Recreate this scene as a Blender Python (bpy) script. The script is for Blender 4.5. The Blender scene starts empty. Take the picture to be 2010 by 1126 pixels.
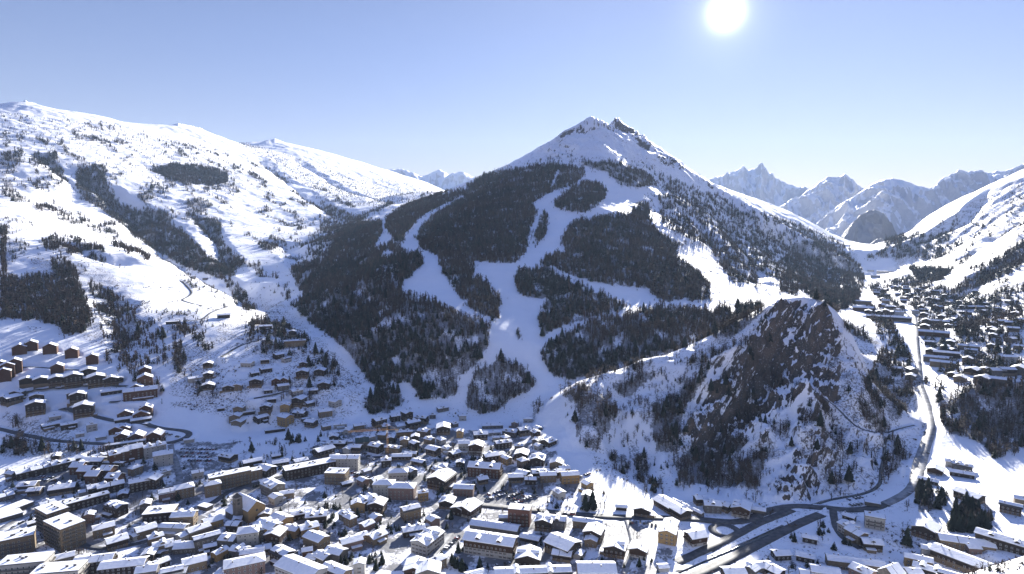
import bpy, bmesh, math, random
import numpy as np
from mathutils import Vector, Matrix
R = math.radians
random.seed(7); rng = np.random.default_rng(11)
scene = bpy.context.scene
col = scene.collection

# ------------------------------------------------------------------ camera, sky, sun, exposure
CAMZ, FPX = 240.0, 1200.0
PITCH = math.atan((563 - 450) / FPX); KS = FPX / 1577.0
cd = bpy.data.cameras.new('camera'); cam = bpy.data.objects.new('camera', cd); col.objects.link(cam)
cam.location = (0, 0, CAMZ); cam.rotation_euler = (math.pi / 2 - PITCH, 0, 0)
cd.sensor_width = 36; cd.lens = 36 * FPX / 2010; cd.clip_start = 1; cd.clip_end = 60000
scene.camera = cam
def ray(px, py):
    """pixel of the 2010 px wide frame -> azimuth (rad, from +Y to the right), slope dz / horizontal metre"""
    px = np.asarray(px, float); py = np.asarray(py, float)
    rx = (px - 1005) / FPX; u = (563 - py) / FPX
    y = math.cos(PITCH) + u * math.sin(PITCH); z = -math.sin(PITCH) + u * math.cos(PITCH)
    return np.arctan2(rx, y), z / np.hypot(rx, y)
def project(x, y, z):
    z = z - CAMZ
    f = y * math.cos(PITCH) - z * math.sin(PITCH); u = y * math.sin(PITCH) + z * math.cos(PITCH)
    f = np.maximum(f, 1e-3)
    return 1005 + FPX * x / f, 563 - FPX * u / f
SAZ, SSL = ray(1425, 24)
SAZ = float(SAZ); SEL = math.atan(float(SSL))
sund = bpy.data.lights.new('sun', 'SUN'); sund.energy = 5.0; sund.angle = R(.5); sund.color = (1, .955, .88)
sun = bpy.data.objects.new('sun', sund); col.objects.link(sun)
sdir = Vector((math.sin(SAZ) * math.cos(SEL), math.cos(SAZ) * math.cos(SEL), math.sin(SEL)))
sun.rotation_euler = (-sdir).to_track_quat('-Z', 'Y').to_euler(); sun.location = (0, 0, 900)
w = bpy.data.worlds.new('World'); scene.world = w; w.use_nodes = True
nt = w.node_tree; N = nt.nodes; L = nt.links; N.clear()
sky = N.new('ShaderNodeTexSky'); sky.sky_type = 'NISHITA'; sky.sun_disc = False
sky.sun_elevation = SEL; sky.sun_rotation = SAZ; sky.altitude = 1700; sky.air_density = 1.0; sky.dust_density = .0; sky.ozone_density = 3.0
bg = N.new('ShaderNodeBackground'); bg.inputs[1].default_value = .042
out = N.new('ShaderNodeOutputWorld')
# the sun's aureole: brightness of the sky falling off with the angle from the sun
tc = N.new('ShaderNodeTexCoord'); dot = N.new('ShaderNodeVectorMath'); dot.operation = 'DOT_PRODUCT'; dot.inputs[1].default_value = tuple(sdir)
nrm = N.new('ShaderNodeVectorMath'); nrm.operation = 'NORMALIZE'
L.new(tc.outputs['Generated'], nrm.inputs[0]); L.new(nrm.outputs[0], dot.inputs[0])
def wmath(op, a, b=None):
    m = N.new('ShaderNodeMath'); m.operation = op
    for i, v in enumerate((a, b)):
        if v is None: continue
        if isinstance(v, (int, float)): m.inputs[i].default_value = v
        else: L.new(v, m.inputs[i])
    return m.outputs[0]
clamped = wmath('MAXIMUM', dot.outputs['Value'], 0.0)
glow = wmath('ADD', wmath('MULTIPLY', wmath('POWER', clamped, 5200.0), 16.0),
             wmath('ADD', wmath('MULTIPLY', wmath('POWER', clamped, 700.0), 1.6), wmath('MULTIPLY', wmath('POWER', clamped, 12.0), .9)))
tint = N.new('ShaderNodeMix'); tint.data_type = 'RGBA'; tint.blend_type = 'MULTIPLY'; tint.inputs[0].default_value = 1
sz = N.new('ShaderNodeSeparateXYZ'); L.new(nrm.outputs[0], sz.inputs[0])
el = N.new('ShaderNodeMapRange'); el.interpolation_type = 'SMOOTHSTEP'; el.inputs[1].default_value = .02; el.inputs[2].default_value = .30; L.new(sz.outputs[2], el.inputs[0])
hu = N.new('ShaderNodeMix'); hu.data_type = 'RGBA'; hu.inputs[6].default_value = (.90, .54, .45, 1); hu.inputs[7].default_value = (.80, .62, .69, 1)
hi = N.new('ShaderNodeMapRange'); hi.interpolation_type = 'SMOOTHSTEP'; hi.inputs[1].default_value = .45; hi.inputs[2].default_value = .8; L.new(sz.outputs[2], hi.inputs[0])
h2 = N.new('ShaderNodeMix'); h2.data_type = 'RGBA'; h2.inputs[7].default_value = (1.5, 1.4, 1.95, 1); L.new(hi.outputs[0], h2.inputs[0]); L.new(hu.outputs[2], h2.inputs[6])  # upper sky, out of frame, brightened to add fill light to the shade
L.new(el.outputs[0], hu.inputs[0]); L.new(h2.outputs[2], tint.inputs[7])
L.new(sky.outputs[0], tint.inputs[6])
gl = N.new('ShaderNodeMix'); gl.data_type = 'RGBA'; gl.blend_type = 'ADD'; gl.inputs[0].default_value = 1
gc = N.new('ShaderNodeCombineColor'); L.new(glow, gc.inputs[0]); L.new(glow, gc.inputs[1]); L.new(glow, gc.inputs[2])
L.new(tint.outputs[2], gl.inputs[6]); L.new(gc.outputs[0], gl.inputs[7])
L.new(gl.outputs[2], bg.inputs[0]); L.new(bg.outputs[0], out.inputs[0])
vs = scene.view_settings; vs.view_transform = 'Standard'; vs.look = 'None'; vs.gamma = 1; vs.use_curve_mapping = False
vs.exposure = 1.92
scene.cycles.max_bounces = 4; scene.cycles.volume_bounces = 0; scene.cycles.diffuse_bounces = 4
scene.cycles.transparent_max_bounces = 4

# ------------------------------------------------------------------ the air of the valley
hv = bpy.data.meshes.new('haze')
HB = (-12500, -800, -80, 12500, 14500, 2300)
hvv = [(HB[0 + 3 * i], HB[1 + 3 * j], HB[2 + 3 * k]) for i in (0, 1) for j in (0, 1) for k in (0, 1)]
hv.from_pydata(hvv, [], [(0, 1, 3, 2), (4, 6, 7, 5), (0, 4, 5, 1), (2, 3, 7, 6), (0, 2, 6, 4), (1, 5, 7, 3)])
hm = bpy.data.materials.new('haze'); hm.use_nodes = True; hm.node_tree.nodes.clear()
pv = hm.node_tree.nodes.new('ShaderNodeVolumePrincipled'); pv.inputs['Color'].default_value = (.50, .68, 1, 1); pv.inputs['Density'].default_value = 2.8e-5; pv.inputs['Anisotropy'].default_value = .1
ho = hm.node_tree.nodes.new('ShaderNodeOutputMaterial'); hm.node_tree.links.new(pv.outputs[0], ho.inputs['Volume']); hv.materials.append(hm)
haze = bpy.data.objects.new('haze', hv); col.objects.link(haze); haze['kind'] = 'stuff'

# ------------------------------------------------------------------ helpers for tags and meshes
def tag(o, label=None, cat=None, group=None, kind=None):
    if label: o['label'] = label
    if cat: o['category'] = cat
    if group: o['group'] = group
    if kind: o['kind'] = kind
    return o
def link(name, me, parent=None):
    o = bpy.data.objects.new(name, me); col.objects.link(o)
    if parent: o.parent = parent
    return o
def empty(name, loc, rz=0):
    o = bpy.data.objects.new(name, None); col.objects.link(o); o.location = loc; o.rotation_euler = (0, 0, rz); o.empty_display_size = 1
    return o
def np_mesh(name, V, F, mats=(), smooth=False, mi=None):
    """V (n,3), F (m,k) with k = 3 or 4"""
    me = bpy.data.meshes.new(name); V = np.asarray(V, np.float32); F = np.asarray(F, np.int32)
    k = F.shape[1]
    me.vertices.add(len(V)); me.vertices.foreach_set('co', V.ravel())
    me.loops.add(F.size); me.loops.foreach_set('vertex_index', F.ravel())
    me.polygons.add(len(F)); me.polygons.foreach_set('loop_start', np.arange(0, F.size, k, dtype=np.int32))
    me.polygons.foreach_set('loop_total', np.full(len(F), k, np.int32))
    if smooth: me.polygons.foreach_set('use_smooth', np.ones(len(F), bool))
    if mi is not None: me.polygons.foreach_set('material_index', np.asarray(mi, np.int32))
    for m in mats: me.materials.append(m)
    me.update(calc_edges=True)
    return me
def attr(me, name, arr, typ='FLOAT'):
    a = me.attributes.new(name, typ, 'POINT'); a.data.foreach_set('value', np.asarray(arr, np.float32).ravel())

# ------------------------------------------------------------------ numpy noise
_g = np.random.default_rng(5); _P = _g.permutation(1024); _G = _g.normal(size=(1024, 2)); _G /= np.linalg.norm(_G, axis=1)[:, None]
def noise(x, y):
    xi = np.floor(x).astype(np.int64); yi = np.floor(y).astype(np.int64); fx = x - xi; fy = y - yi
    u = fx * fx * fx * (fx * (fx * 6 - 15) + 10); v = fy * fy * fy * (fy * (fy * 6 - 15) + 10)
    def gr(i, j, dx, dy):
        g = _G[_P[(_P[(xi + i) & 1023] + yi + j) & 1023]]
        return g[..., 0] * dx + g[..., 1] * dy
    a = gr(0, 0, fx, fy); b = gr(1, 0, fx - 1, fy); c = gr(0, 1, fx, fy - 1); d = gr(1, 1, fx - 1, fy - 1)
    return (a + (b - a) * u + (c - a) * v + (a - b - c + d) * u * v) * 1.5
def fbm(x, y, o=4, gain=.5):
    s = 0; a = 1
    for i in range(o):
        s = s + a * noise(x * 2 ** i + i * 17.3, y * 2 ** i - i * 9.1); a *= gain
    return s
def ridged(x, y, o=4, gain=.5):
    s = 0; a = 1
    for i in range(o):
        s = s + a * (1 - 2 * np.abs(noise(x * 2 ** i + i * 7.7, y * 2 ** i + i * 3.3))); a *= gain
    return s * .5
def sstep(a, b, x):
    t = np.clip((x - a) / (b - a), 0, 1); return t * t * (3 - 2 * t)

# ------------------------------------------------------------------ land: control points (pixel x, pixel y, distance)
CP = []          # theta, ln r, z
def pts(s):
    for t in s.split(';'):
        t = t.split()
        if not t: continue
        px, py, r = map(float, t[:3]); th, sl = ray(px, py); r = r * KS / math.cos(float(th)); CP.append((float(th), math.log(r), CAMZ + float(sl) * r))
def zpts(s):     # pixel x (at the horizon row), distance, height
    for t in s.split(';'):
        t = t.split()
        if not t: continue
        px, r, z = map(float, t[:3]); th = math.atan((px - 1005) / FPX); t0 = math.atan((px - 1005) / 1577); r = r * KS / math.cos(th) * (1 if 1000 < r < 11000 else math.cos(t0)); CP.append((th, math.log(r), z))
for th in range(-52, 53, 13):
    for r, z in ((10, 226), (50, 190), (150, 118), (220, 66), (300, 24), (380, 6), (450, 0)):
        CP.append((R(th), math.log(r * KS * max(1, .8 / math.cos(R(th)))), z))
# village floor
for px in (-350, -100, 100, 400, 700, 1000, 1300, 1600):
    for r in (545, 680): zpts('%d %d 0' % (px, r))
for px in (100, 400, 700, 1000, 1200): zpts('%d %d 1' % (px, 820))
for px in (500, 700, 900, 1050): zpts('%d %d 5' % (px, 930))
zpts('1700 600 -1;1850 600 2;1800 740 1;1950 740 5;1650 700 0;1900 850 4')
# left: hairpin road, chalet terraces, hamlet
pts('-250 850 860;0 850 880;200 868 850;370 855 880;0 900 800;250 900 790;500 850 930')
pts('-250 700 1080;50 690 1080;180 740 1020;280 765 980;60 790 940;230 815 920;-150 790 930')
pts('0 640 1180;150 640 1200;280 680 1150;380 740 1030;520 790 980;620 810 980;560 700 1120;450 690 1120;620 690 1140;690 770 1030;410 620 1300')
# nearer left spur and its crest
pts('-350 480 2100;0 540 1500;150 560 1480;0 400 2250;100 450 2025;250 490 1875;330 530 1770;400 560 1650;480 610 1400;540 640 1270;250 580 1450;-150 400 2400')
# ravine behind the spur
zpts('260 2450 190;340 2180 150;420 1930 115;490 1650 82;560 1420 62')
pts('160 400 2925;420 520 2175;500 560 1800;555 585 1590')
# left mountain body: it falls to the right, towards the sun
pts('-350 330 2700;50 330 2950;200 330 3350;350 345 3800;450 330 4500;250 270 4350;100 250 3850;60 400 2450')
pts('420 430 3150;520 400 3800;600 480 2700;560 540 2025;640 440 3450;500 480 2650;680 400 4250;580 360 4800')
pts('600 565 1725;570 605 1530')
# left skyline
pts('-400 250 3600;-200 222 4000;-60 215 4250;50 200 4500;105 214 4600;180 224 4800;270 245 5200;340 247 5600;390 253 5900;440 278 6200;490 285 6600;540 277 7100;590 292 7500;640 303 7800;700 321 8200;760 334 8700;800 352 9300;845 364 9750')
pts('700 380 5300;760 375 6450;640 345 5900;800 385 6300;450 300 5400;350 275 5000;850 373 7500')
zpts('-400 5600 500;50 6000 750;180 6200 780;350 7000 850;490 7900 850;640 9200 900;800 11500 900;-200 8500 400;300 11500 500;700 12500 400;950 10000 300')
# valley between the left mountain and the ski mountain
pts('745 776 1050;700 715 1150;640 660 1270;580 605 1480;620 530 1850;665 462 2450;710 435 3000;770 402 3700;860 378 4700')
# ski mountain: foot, flank, crest
pts('780 800 1010;870 815 1000;930 800 1020;1000 800 1020;1075 775 1030;1110 752 1070')
pts('700 640 1230;850 650 1180;960 690 1140;1060 690 1150;1150 700 1170;1250 680 1200;1350 650 1260')
pts('670 560 1516;760 560 1444;850 540 1481;950 580 1380;1010 620 1290;1100 600 1350;1200 590 1400;1300 590 1451;1400 600 1451;1460 590 1536')
pts('720 470 2125;800 450 2090;880 450 1983;980 470 1842;1080 500 1672;1200 490 1740;1320 500 1876;1420 500 2080;1520 520 2386;1600 560 2386')
pts('760 418 2793;850 400 2612;940 380 2556;1020 380 2420;1080 420 2080;1150 400 2165;1240 430 2080;1300 410 2420;1400 430 2675;1500 460 3015;1600 500 3185;1670 550 3100')
pts('870 378 2968;930 353 3100;1020 312 3134;1065 285 3185;1100 272 3236;1130 260 3270;1160 250 3304;1180 254 3372;1200 258 3440;1212 258 3525;1240 270 3610;1280 296 3695;1340 334 3746;1390 355 3780;1450 384 3865;1520 411 3950;1600 441 4120;1650 470 4205;1692 505 4035')
pts('1150 330 2624;1200 330 2675;1250 350 2675;1300 362 2845;1160 280 2930;1210 290 3066;1100 300 2930')
zpts('870 3400 330;930 3700 360;1020 4000 420;1160 4200 500;1212 4400 540;1280 4700 470;1390 5000 380;1520 5200 280;1650 5000 190')
zpts('900 5200 330;1160 5600 250;1400 6200 220;1600 6200 180')
# rock hill
pts('1120 757 985;1190 728 1000;1270 702 1020;1340 688 1030;1400 658 1050;1450 630 1060;1500 604 1075;1540 588 1080;1570 584 1085;1610 590 1085;1640 610 1080;1665 640 1060')
pts('1690 690 1030;1720 760 960;1740 830 900;1745 880 850')
zpts('1150 1075 20;1270 1120 45;1400 1170 55;1500 1210 68;1600 1220 70;1680 1200 62;1480 1340 75')
pts('1120 860 840;1200 800 900;1200 920 770;1300 760 960;1330 850 860;1330 950 740;1430 720 980;1440 800 900;1440 900 790;1530 640 1030;1540 700 980;1540 780 900;1550 860 820;1560 930 745;1570 990 690')
pts('1640 680 1010;1640 760 920;1640 840 840;1650 920 760;1650 975 700;1700 800 890;1710 900 780')
pts('1400 985 690;1300 990 690')
# stream gorge and the valley to the right
zpts('1735 820 2;1755 930 4;1745 1020 14;1715 1120 30;1690 1250 44')
pts('1800 960 705;1820 850 880;1806 766 1040;1800 700 1230;1795 640 1500;1770 600 1850;1750 570 2300;1730 540 2900;1718 515 4000;1712 497 5000;1640 640 1400')
pts('1900 900 790;1990 910 780;1900 850 860;2010 860 880;1900 770 960;2010 750 990;1900 720 1120;2000 710 1120;1900 640 1500;2000 620 1400;1850 600 1750;2100 600 1350;2200 800 900')
pts('1830 540 2400;1900 560 1950;2000 520 1900;1850 500 2900;1930 470 2600;2010 440 2300;2100 420 2300')
pts('2160 300 3000;2010 338 3200;1950 360 3300;1900 385 3450;1850 412 3600;1800 442 3900;1760 468 4200;1735 487 4500;1900 430 3100')
zpts('2200 4200 400;2010 4300 350;1900 4700 300;1800 5500 220')
# knoll at the lower right corner
pts('2010 1104 430;1992 1124 420;2100 1070 440')
zpts('2010 590 8;2200 620 25;2010 430 25')
zpts('1200 12500 300;2200 12500 300;-300 12500 300;700 12500 300;1700 12500 300')
C = np.array(CP)
def tps_fit(C, lam=.0015):
    P = C[:, :2]; n = len(P); d = np.sqrt(((P[:, None] - P[None]) ** 2).sum(-1)); K = d ** 2 * np.log(d + 1e-9)
    A = np.zeros((n + 3, n + 3)); A[:n, :n] = K + lam * np.eye(n) * 0.05; A[:n, n] = 1; A[:n, n + 1:] = P; A[n, :n] = 1; A[n + 1:, :n] = P.T
    return np.linalg.solve(A, np.concatenate([C[:, 2], np.zeros(3)]))
Wt = tps_fit(C)
def tps(T, LR):
    out = np.zeros(T.size); t = T.ravel(); l = LR.ravel(); P = C[:, :2]
    for s in range(0, t.size, 20000):
        d2 = (t[s:s + 20000, None] - P[:, 0]) ** 2 + (l[s:s + 20000, None] - P[:, 1]) ** 2
        out[s:s + 20000] = (.5 * d2 * np.log(d2 + 1e-18)) @ Wt[:-3] + Wt[-3] + t[s:s + 20000] * Wt[-2] + l[s:s + 20000] * Wt[-1]
    return out.reshape(T.shape)
NA, AMAX = 1500, R(50)
TH = np.linspace(-AMAX, AMAX, NA)
RR = np.concatenate([np.geomspace(10, 440 * KS, 40)[:-1], np.geomspace(440 * KS, 13000 * KS * 1.25, 1060)])
NR = len(RR); LNR = np.log(RR)
ct = np.linspace(-AMAX, AMAX, 300); cl = np.linspace(LNR[0], LNR[-1], 420)
Zc = tps(*np.meshgrid(ct, cl))
def bil(A, gx, gy):
    gx = np.clip(gx, 0, A.shape[1] - 1.001); gy = np.clip(gy, 0, A.shape[0] - 1.001); ix = gx.astype(int); iy = gy.astype(int); fx = gx - ix; fy = gy - iy
    return (A[iy, ix] * (1 - fx) + A[iy, ix + 1] * fx) * (1 - fy) + (A[iy + 1, ix] * (1 - fx) + A[iy + 1, ix + 1] * fx) * fy
TT, RG = np.meshgrid(TH, RR); RN = RG * np.cos(TT) / KS / np.cos(np.arctan(np.tan(TT) * KS)); TN = np.arctan(np.tan(TT) * KS); LG = np.log(RG)
def cubic_up(A, gx, gy):       # separable Catmull-Rom on a regular grid
    def wts(f): return (-.5 * f + f * f - .5 * f ** 3, 1 - 2.5 * f * f + 1.5 * f ** 3, .5 * f + 2 * f * f - 1.5 * f ** 3, -.5 * f * f + .5 * f ** 3)
    ix = np.clip(gx.astype(int), 1, A.shape[1] - 3); fx = gx - ix; B = sum(wk * A[:, ix + k - 1] for k, wk in enumerate(wts(fx)))
    iy = np.clip(gy.astype(int), 1, A.shape[0] - 3); fy = (gy - iy)[:, None]; return sum(wk * B[iy + k - 1] for k, wk in enumerate(wts(fy)))
Z = cubic_up(Zc, (TH + AMAX) / (2 * AMAX) * 299, (LNR - LNR[0]) / (LNR[-1] - LNR[0]) * 419)
X = RG * np.sin(TT); Y = RG * np.cos(TT)
# ------------------------------------------------------------------ relief detail and the far ranges
gy_ = np.gradient(Z, axis=0) / np.gradient(RG, axis=0); gx_ = np.gradient(Z, axis=1) / (RG * (TH[1] - TH[0])); SL = np.hypot(gx_, gy_)
PXg, PYg = project(X, Y, Z)
def polyarr(s): return np.array([list(map(float, t.split(','))) for t in s.split()])
MW, MH = 1240, 620       # coverage raster: the frame at half size with a border
def raster(poly):
    P = polyarr(poly) if isinstance(poly, str) else poly
    q = P / 2 + 110 / 2 * np.array([1, 0]) + np.array([60, 30]); m = np.zeros((MH, MW), bool)
    y0, y1 = int(max(0, q[:, 1].min())), int(min(MH, q[:, 1].max() + 2)); x0, x1 = int(max(0, q[:, 0].min())), int(min(MW, q[:, 0].max() + 2))
    if y1 <= y0 or x1 <= x0: return m
    yy, xx = np.mgrid[y0:y1, x0:x1] + .5; ins = np.zeros(xx.shape, bool); j = len(q) - 1
    for i in range(len(q)):
        xi, yi = q[i]; xj, yj = q[j]
        if yi != yj:
            ins ^= ((yi > yy) != (yj > yy)) & (xx < (xj - xi) * (yy - yi) / (yj - yi) + xi)
        j = i
    m[y0:y1, x0:x1] = ins; return m
def look(A, px, py):
    ix = np.clip((px / 2 + 115), 0, MW - 1).astype(int); iy = np.clip((py / 2 + 30), 0, MH - 1).astype(int); return A[iy, ix]
def blur(A, n=2):
    for _ in range(n):
        A = (A + np.roll(A, 1, 0) + np.roll(A, -1, 0)) / 3; A = (A + np.roll(A, 1, 1) + np.roll(A, -1, 1)) / 3
    return A
ROCKY = np.zeros((MH, MW), np.float32)
def lay(A, v, *polys):
    for p in polys: A[raster(p)] = v
lay(ROCKY, .35, '1420,700 1480,640 1560,600 1620,600 1660,660 1700,720 1740,860 1730,940 1640,985 1480,985 1330,960 1300,880 1340,800')
lay(ROCKY, 1, '1470,690 1500,640 1540,600 1580,590 1615,600 1640,650 1650,720 1640,780 1600,800 1560,800 1510,830 1470,850 1420,880 1370,880 1340,850 1380,800 1420,750',
    '1500,960 1530,930 1560,895 1600,890 1610,930 1600,985 1540,985', '1560,850 1600,840 1630,865 1620,885 1570,875')
lay(ROCKY, .42, '1060,300 1110,250 1160,225 1240,245 1300,290 1330,330 1250,330 1180,290 1100,310', '1290,300 1400,360 1480,400 1440,400 1350,350')
lay(ROCKY, 1, '1075,300 1095,270 1120,245 1160,226 1180,236 1125,268 1095,292', '1195,240 1210,228 1240,245 1285,280 1270,290 1235,265 1205,258', '1280,290 1340,322 1345,335 1290,312')
ROCKY = blur(ROCKY, 4)
RK = look(ROCKY, PXg, PYg) * (RN > 480)
# gullies and bumps: only where the ground is steep; rock gets crags
st = sstep(.06, .3, SL)
Z = Z + st * (fbm(X / 210, Y / 210, 4) * (5.5 - 2.0 * (TN < -.1)) + fbm(X / 55 + 9, Y / 55, 3) * 2.2) * np.clip(RN / 2200, .35, 1.3)
lefty = sstep(-.04, -.16, TN) * sstep(1150, 1700, RN)
# gullies that run down the left mountain (its fall line lies to the right)
Z = Z + lefty * st * (ridged((X * .35 - Y * .9) / 190 + fbm(X / 300, Y / 300, 2) * .6, (X * .9 + Y * .35) / 900, 3) - .35) * 6 * np.clip(RN / 3000, .4, 1.2)
righty = sstep(.33, .42, TN) * sstep(1400, 2300, RN)
Z = Z + righty * st * (ridged((X * .3 + Y * .95) / 200 + fbm(X / 300, Y / 300, 2) * .6, (X * .95 - Y * .3) / 900, 3) - .35) * 9
q1, q2 = (X * .8 + Y * .6), (-X * .6 + Y * .8)
Z = Z + RK * (ridged(q1 / 75, q2 / 160, 5, .55) - .45) * 16 * np.clip(RN / 1000, .8, 2.2) + RK * ((ridged(X / 46 + .3 * q1 / 34, Y / 46, 4, .55) - .4) * 13 + fbm(X / 13, Y / 13, 3) * 1.3) * (RN < 1400)
rs_, ra_ = X * .66 - Y * .75, X * .75 + Y * .66
RK2 = np.clip(RK * 1.3, 0, 1) * (RN < 1400)
Z = Z + RK2 * (ridged(rs_ / 30 + fbm(X / 70, Y / 70, 2) * .5, ra_ / 210, 4, .5) - .45) * 17
hill = sstep(.05, .09, TN) * sstep(.36, .30, TN) * sstep(720, 800, RN) * sstep(1130, 1060, RN)
Z = Z + hill * st * (fbm(X / 32, Y / 32, 3) * 2.5)
def carve(s, depth, width):
    """a gully (depth > 0) or a rib (depth < 0) along a line over the land"""
    global Z
    P = np.array([cast(*map(float, t.split(',')))[:2] for t in s.split()]); wob = width * .35
    xs = X + wob * fbm(X / width / 1.5, Y / width / 1.5 + 5, 2); ys = Y + wob * fbm(X / width / 1.5 + 9, Y / width / 1.5, 2)
    m = np.nonzero((X > P[:, 0].min() - 3 * width) & (X < P[:, 0].max() + 3 * width) & (Y > P[:, 1].min() - 3 * width) & (Y < P[:, 1].max() + 3 * width)); x_, y_ = xs[m], ys[m]; best = np.full(x_.shape, 1e9); al = np.zeros(x_.shape)
    for i in range(len(P) - 1):
        a, b = P[i], P[i + 1]; d = b - a; t = np.clip(((x_ - a[0]) * d[0] + (y_ - a[1]) * d[1]) / (d @ d), 0, 1); q = np.hypot(x_ - a[0] - t * d[0], y_ - a[1] - t * d[1]); c = q < best; best[c] = q[c]; al[c] = (i + t[c]) / (len(P) - 1)
    taper = np.minimum(1, np.minimum(al, 1 - al) * 5 + .15)
    Z[m] -= depth * taper * np.maximum(0, 1 - best / width) ** 1.2
def interp_crest(s, TT1):
    P = np.array([list(map(float, t.split())) for t in s.split(';') if t.strip()]); th, sl = ray(P[:, 0], P[:, 1]); rc = P[:, 2] * KS * np.cos(np.arctan(np.tan(th) * KS)) / np.cos(th); zc = CAMZ + sl * rc
    o = np.argsort(th); th, zc, rc = th[o], zc[o], rc[o]
    z = np.interp(TT1, th, zc); r = np.interp(TT1, th, rc)
    z = z - np.maximum(0, th[0] - TT1) * rc[0] * .6 - np.maximum(0, TT1 - th[-1]) * rc[-1] * .6
    return z, r
FARF = np.zeros_like(Z); FARM = np.zeros_like(Z)
def rng_layer(s, sf, sb, amp, wl, jag, forest=0, far=1):
    global Z
    zc, rc = interp_crest(s, TH); zc = zc + jag * ridged(TH * rc / (wl * .33), TH * 0 + wl, 4)
    rc = rc + noise(TH * rc / (wl * 2.2), TH * 0 + 3) * wl * .8
    d = RG - rc[None]; a = np.abs(d) / KS
    side = ridged(X / wl + 3 + .25 * noise(X / wl / 2, Y / wl / 2), Y / (wl * 2.2), 4, .55)
    z = zc[None] - np.where(d < 0, sf * a * (1 - .15 * np.exp(-a / wl)), sb * a) + amp * (side - .5) * np.minimum(1, a / (wl * .5))
    m = z > Z
    FARF[m] = forest; FARM[m] = far
    Z = np.where(m, z, Z)
rng_layer('740 334 12200;770 333 12200;790 331 12200;828 347 12200;862 332 12200;880 342 12200;905 337 12200;925 346 12200;960 356 12200', .5, .5, 120, 300, 20)
rng_layer('1340 380 11500;1385 354 11500;1420 345 11500;1450 333 11500;1459 325 11500;1470 334 11500;1482 331 11500;1495 320 11500;1508 337 11500;1522 348 11500;1545 360 11500;1565 368 11500;1590 370 11500;1640 400 11500', .42, .5, 230, 420, 24)
rng_layer('1500 424 8200;1528 408 8200;1570 386 8200;1600 364 8200;1625 349 8200;1640 350 8200;1658 344 8200;1672 354 8200;1690 370 8200;1720 392 8200;1750 420 8200', .45, .5, 190, 380, 28)
rng_layer('1600 440 6600;1640 408 6600;1690 376 6600;1712 361 6600;1735 353 6600;1752 351 6600;1775 356 6600;1797 366 6600;1830 372 6700;1850 350 7000;1880 337 7200;1940 337 7300;1985 330 7300;2010 319 7300;2100 300 7300;2250 290 7300', .42, .5, 170, 330, 14)
rng_layer('1640 478 5300;1660 452 5300;1685 424 5300;1702 414 5300;1716 411 5300;1735 419 5300;1752 440 5300;1762 462 5300', .55, .7, 60, 200, 6, 1)
rng_layer('1694 498 4300;1706 480 4300;1718 470 4300;1730 467 4300;1740 476 4300;1748 490 4300', .5, .8, 20, 80, 4, 1)
rng_layer('1040 301 3000;1065 285 3080;1090 272 3160;1112 256 3220;1125 251 3250;1140 241 3290;1152 233 3310;1160 230 3320;1170 234 3340;1185 241 3380;1198 247 3420', .62, .7, 12, 70, 9, 0, 0)
rng_layer('1196 248 3450;1203 238 3470;1210 231 3500;1216 236 3510;1224 246 3540;1240 253 3600;1262 271 3680;1280 285 3760;1300 299 3800;1340 325 3860;1372 345 3900', .62, .7, 14, 60, 16, 0, 0)
rng_layer('-80 216 5150;10 212 5250;20 207 5270;35 203 5290;50 197 5300;62 201 5310;90 211 5320;110 219 5330', .4, .6, 6, 80, 5, 0, 0)
rng_layer('310 252 6150;330 249 6200;350 243 6260;372 247 6370;395 251 6450;415 262 6500', .42, .6, 8, 120, 6, 0, 0)
rng_layer('470 292 6950;490 286 7000;505 281 7060;520 276 7150;540 272 7300;556 278 7400;572 285 7500;590 294 7600', .45, .6, 10, 140, 7, 0, 0)
def hz(x, y):
    th = np.arctan2(x, y); lr = np.log(np.maximum(np.hypot(x, y), 10.01))
    return bil(Z, (th + AMAX) / (2 * AMAX) * (NA - 1), np.interp(lr, LNR, np.arange(NR)))
def cast(px, py, h=0.0, rmin=450.0 * KS):
    """the point of the ground (lifted by h) that the camera sees at that pixel"""
    th, sl = ray(px, py); th = float(th); sl = float(sl)
    g = np.clip((th + AMAX) / (2 * AMAX) * (NA - 1), 0, NA - 1.001); i = int(g); f = g - i
    colz = Z[:, i] * (1 - f) + Z[:, i + 1] * f + h; d = CAMZ + sl * RR - colz
    k = np.nonzero((d <= 0) & (RR > rmin))[0]
    if len(k) == 0: k = [NR - 2]
    k = max(1, int(k[0])); t = d[k - 1] / (d[k - 1] - d[k] + 1e-9); t = min(max(t, 0), 1); r = RR[k - 1] + (RR[k] - RR[k - 1]) * t
    return r * math.sin(th), r * math.cos(th), CAMZ + sl * r - h

carve('130,320 170,345 215,378 255,425 305,470 360,515 420,550 490,585 560,600', 45, 75)
carve('236,396 300,420 350,470 380,520', 26, 55); carve('380,420 415,450 440,500 455,545', 24, 45); carve('60,300 120,335 150,375 175,400', 22, 60)
carve('500,300 560,350 620,395 690,430', 30, 90); carve('560,300 640,350 720,385 790,400', 26, 80)
carve('100,470 200,500 260,520', 14, 45); carve('200,560 240,620 260,690', 12, 35); carve('500,470 560,480 600,520', 18, 50)
carve('1560,598 1520,632 1480,672 1430,715 1385,752 1340,800', -20, 26); carve('1575,600 1570,660 1575,720 1580,790 1600,860 1590,950', -16, 26); carve('1625,610 1650,680 1690,760 1725,840', -10, 24)
carve('1530,660 1505,730 1465,800 1410,870 1370,920', 20, 30); carve('1605,640 1625,720 1640,800 1650,880', 12, 24); carve('1480,720 1440,770 1400,820', -12, 18); carve('1545,760 1510,830 1490,900', -9, 18); carve('1230,720 1220,800 1250,880 1280,950', 14, 32); carve('1140,760 1160,830 1190,900', -8, 28)
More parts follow.
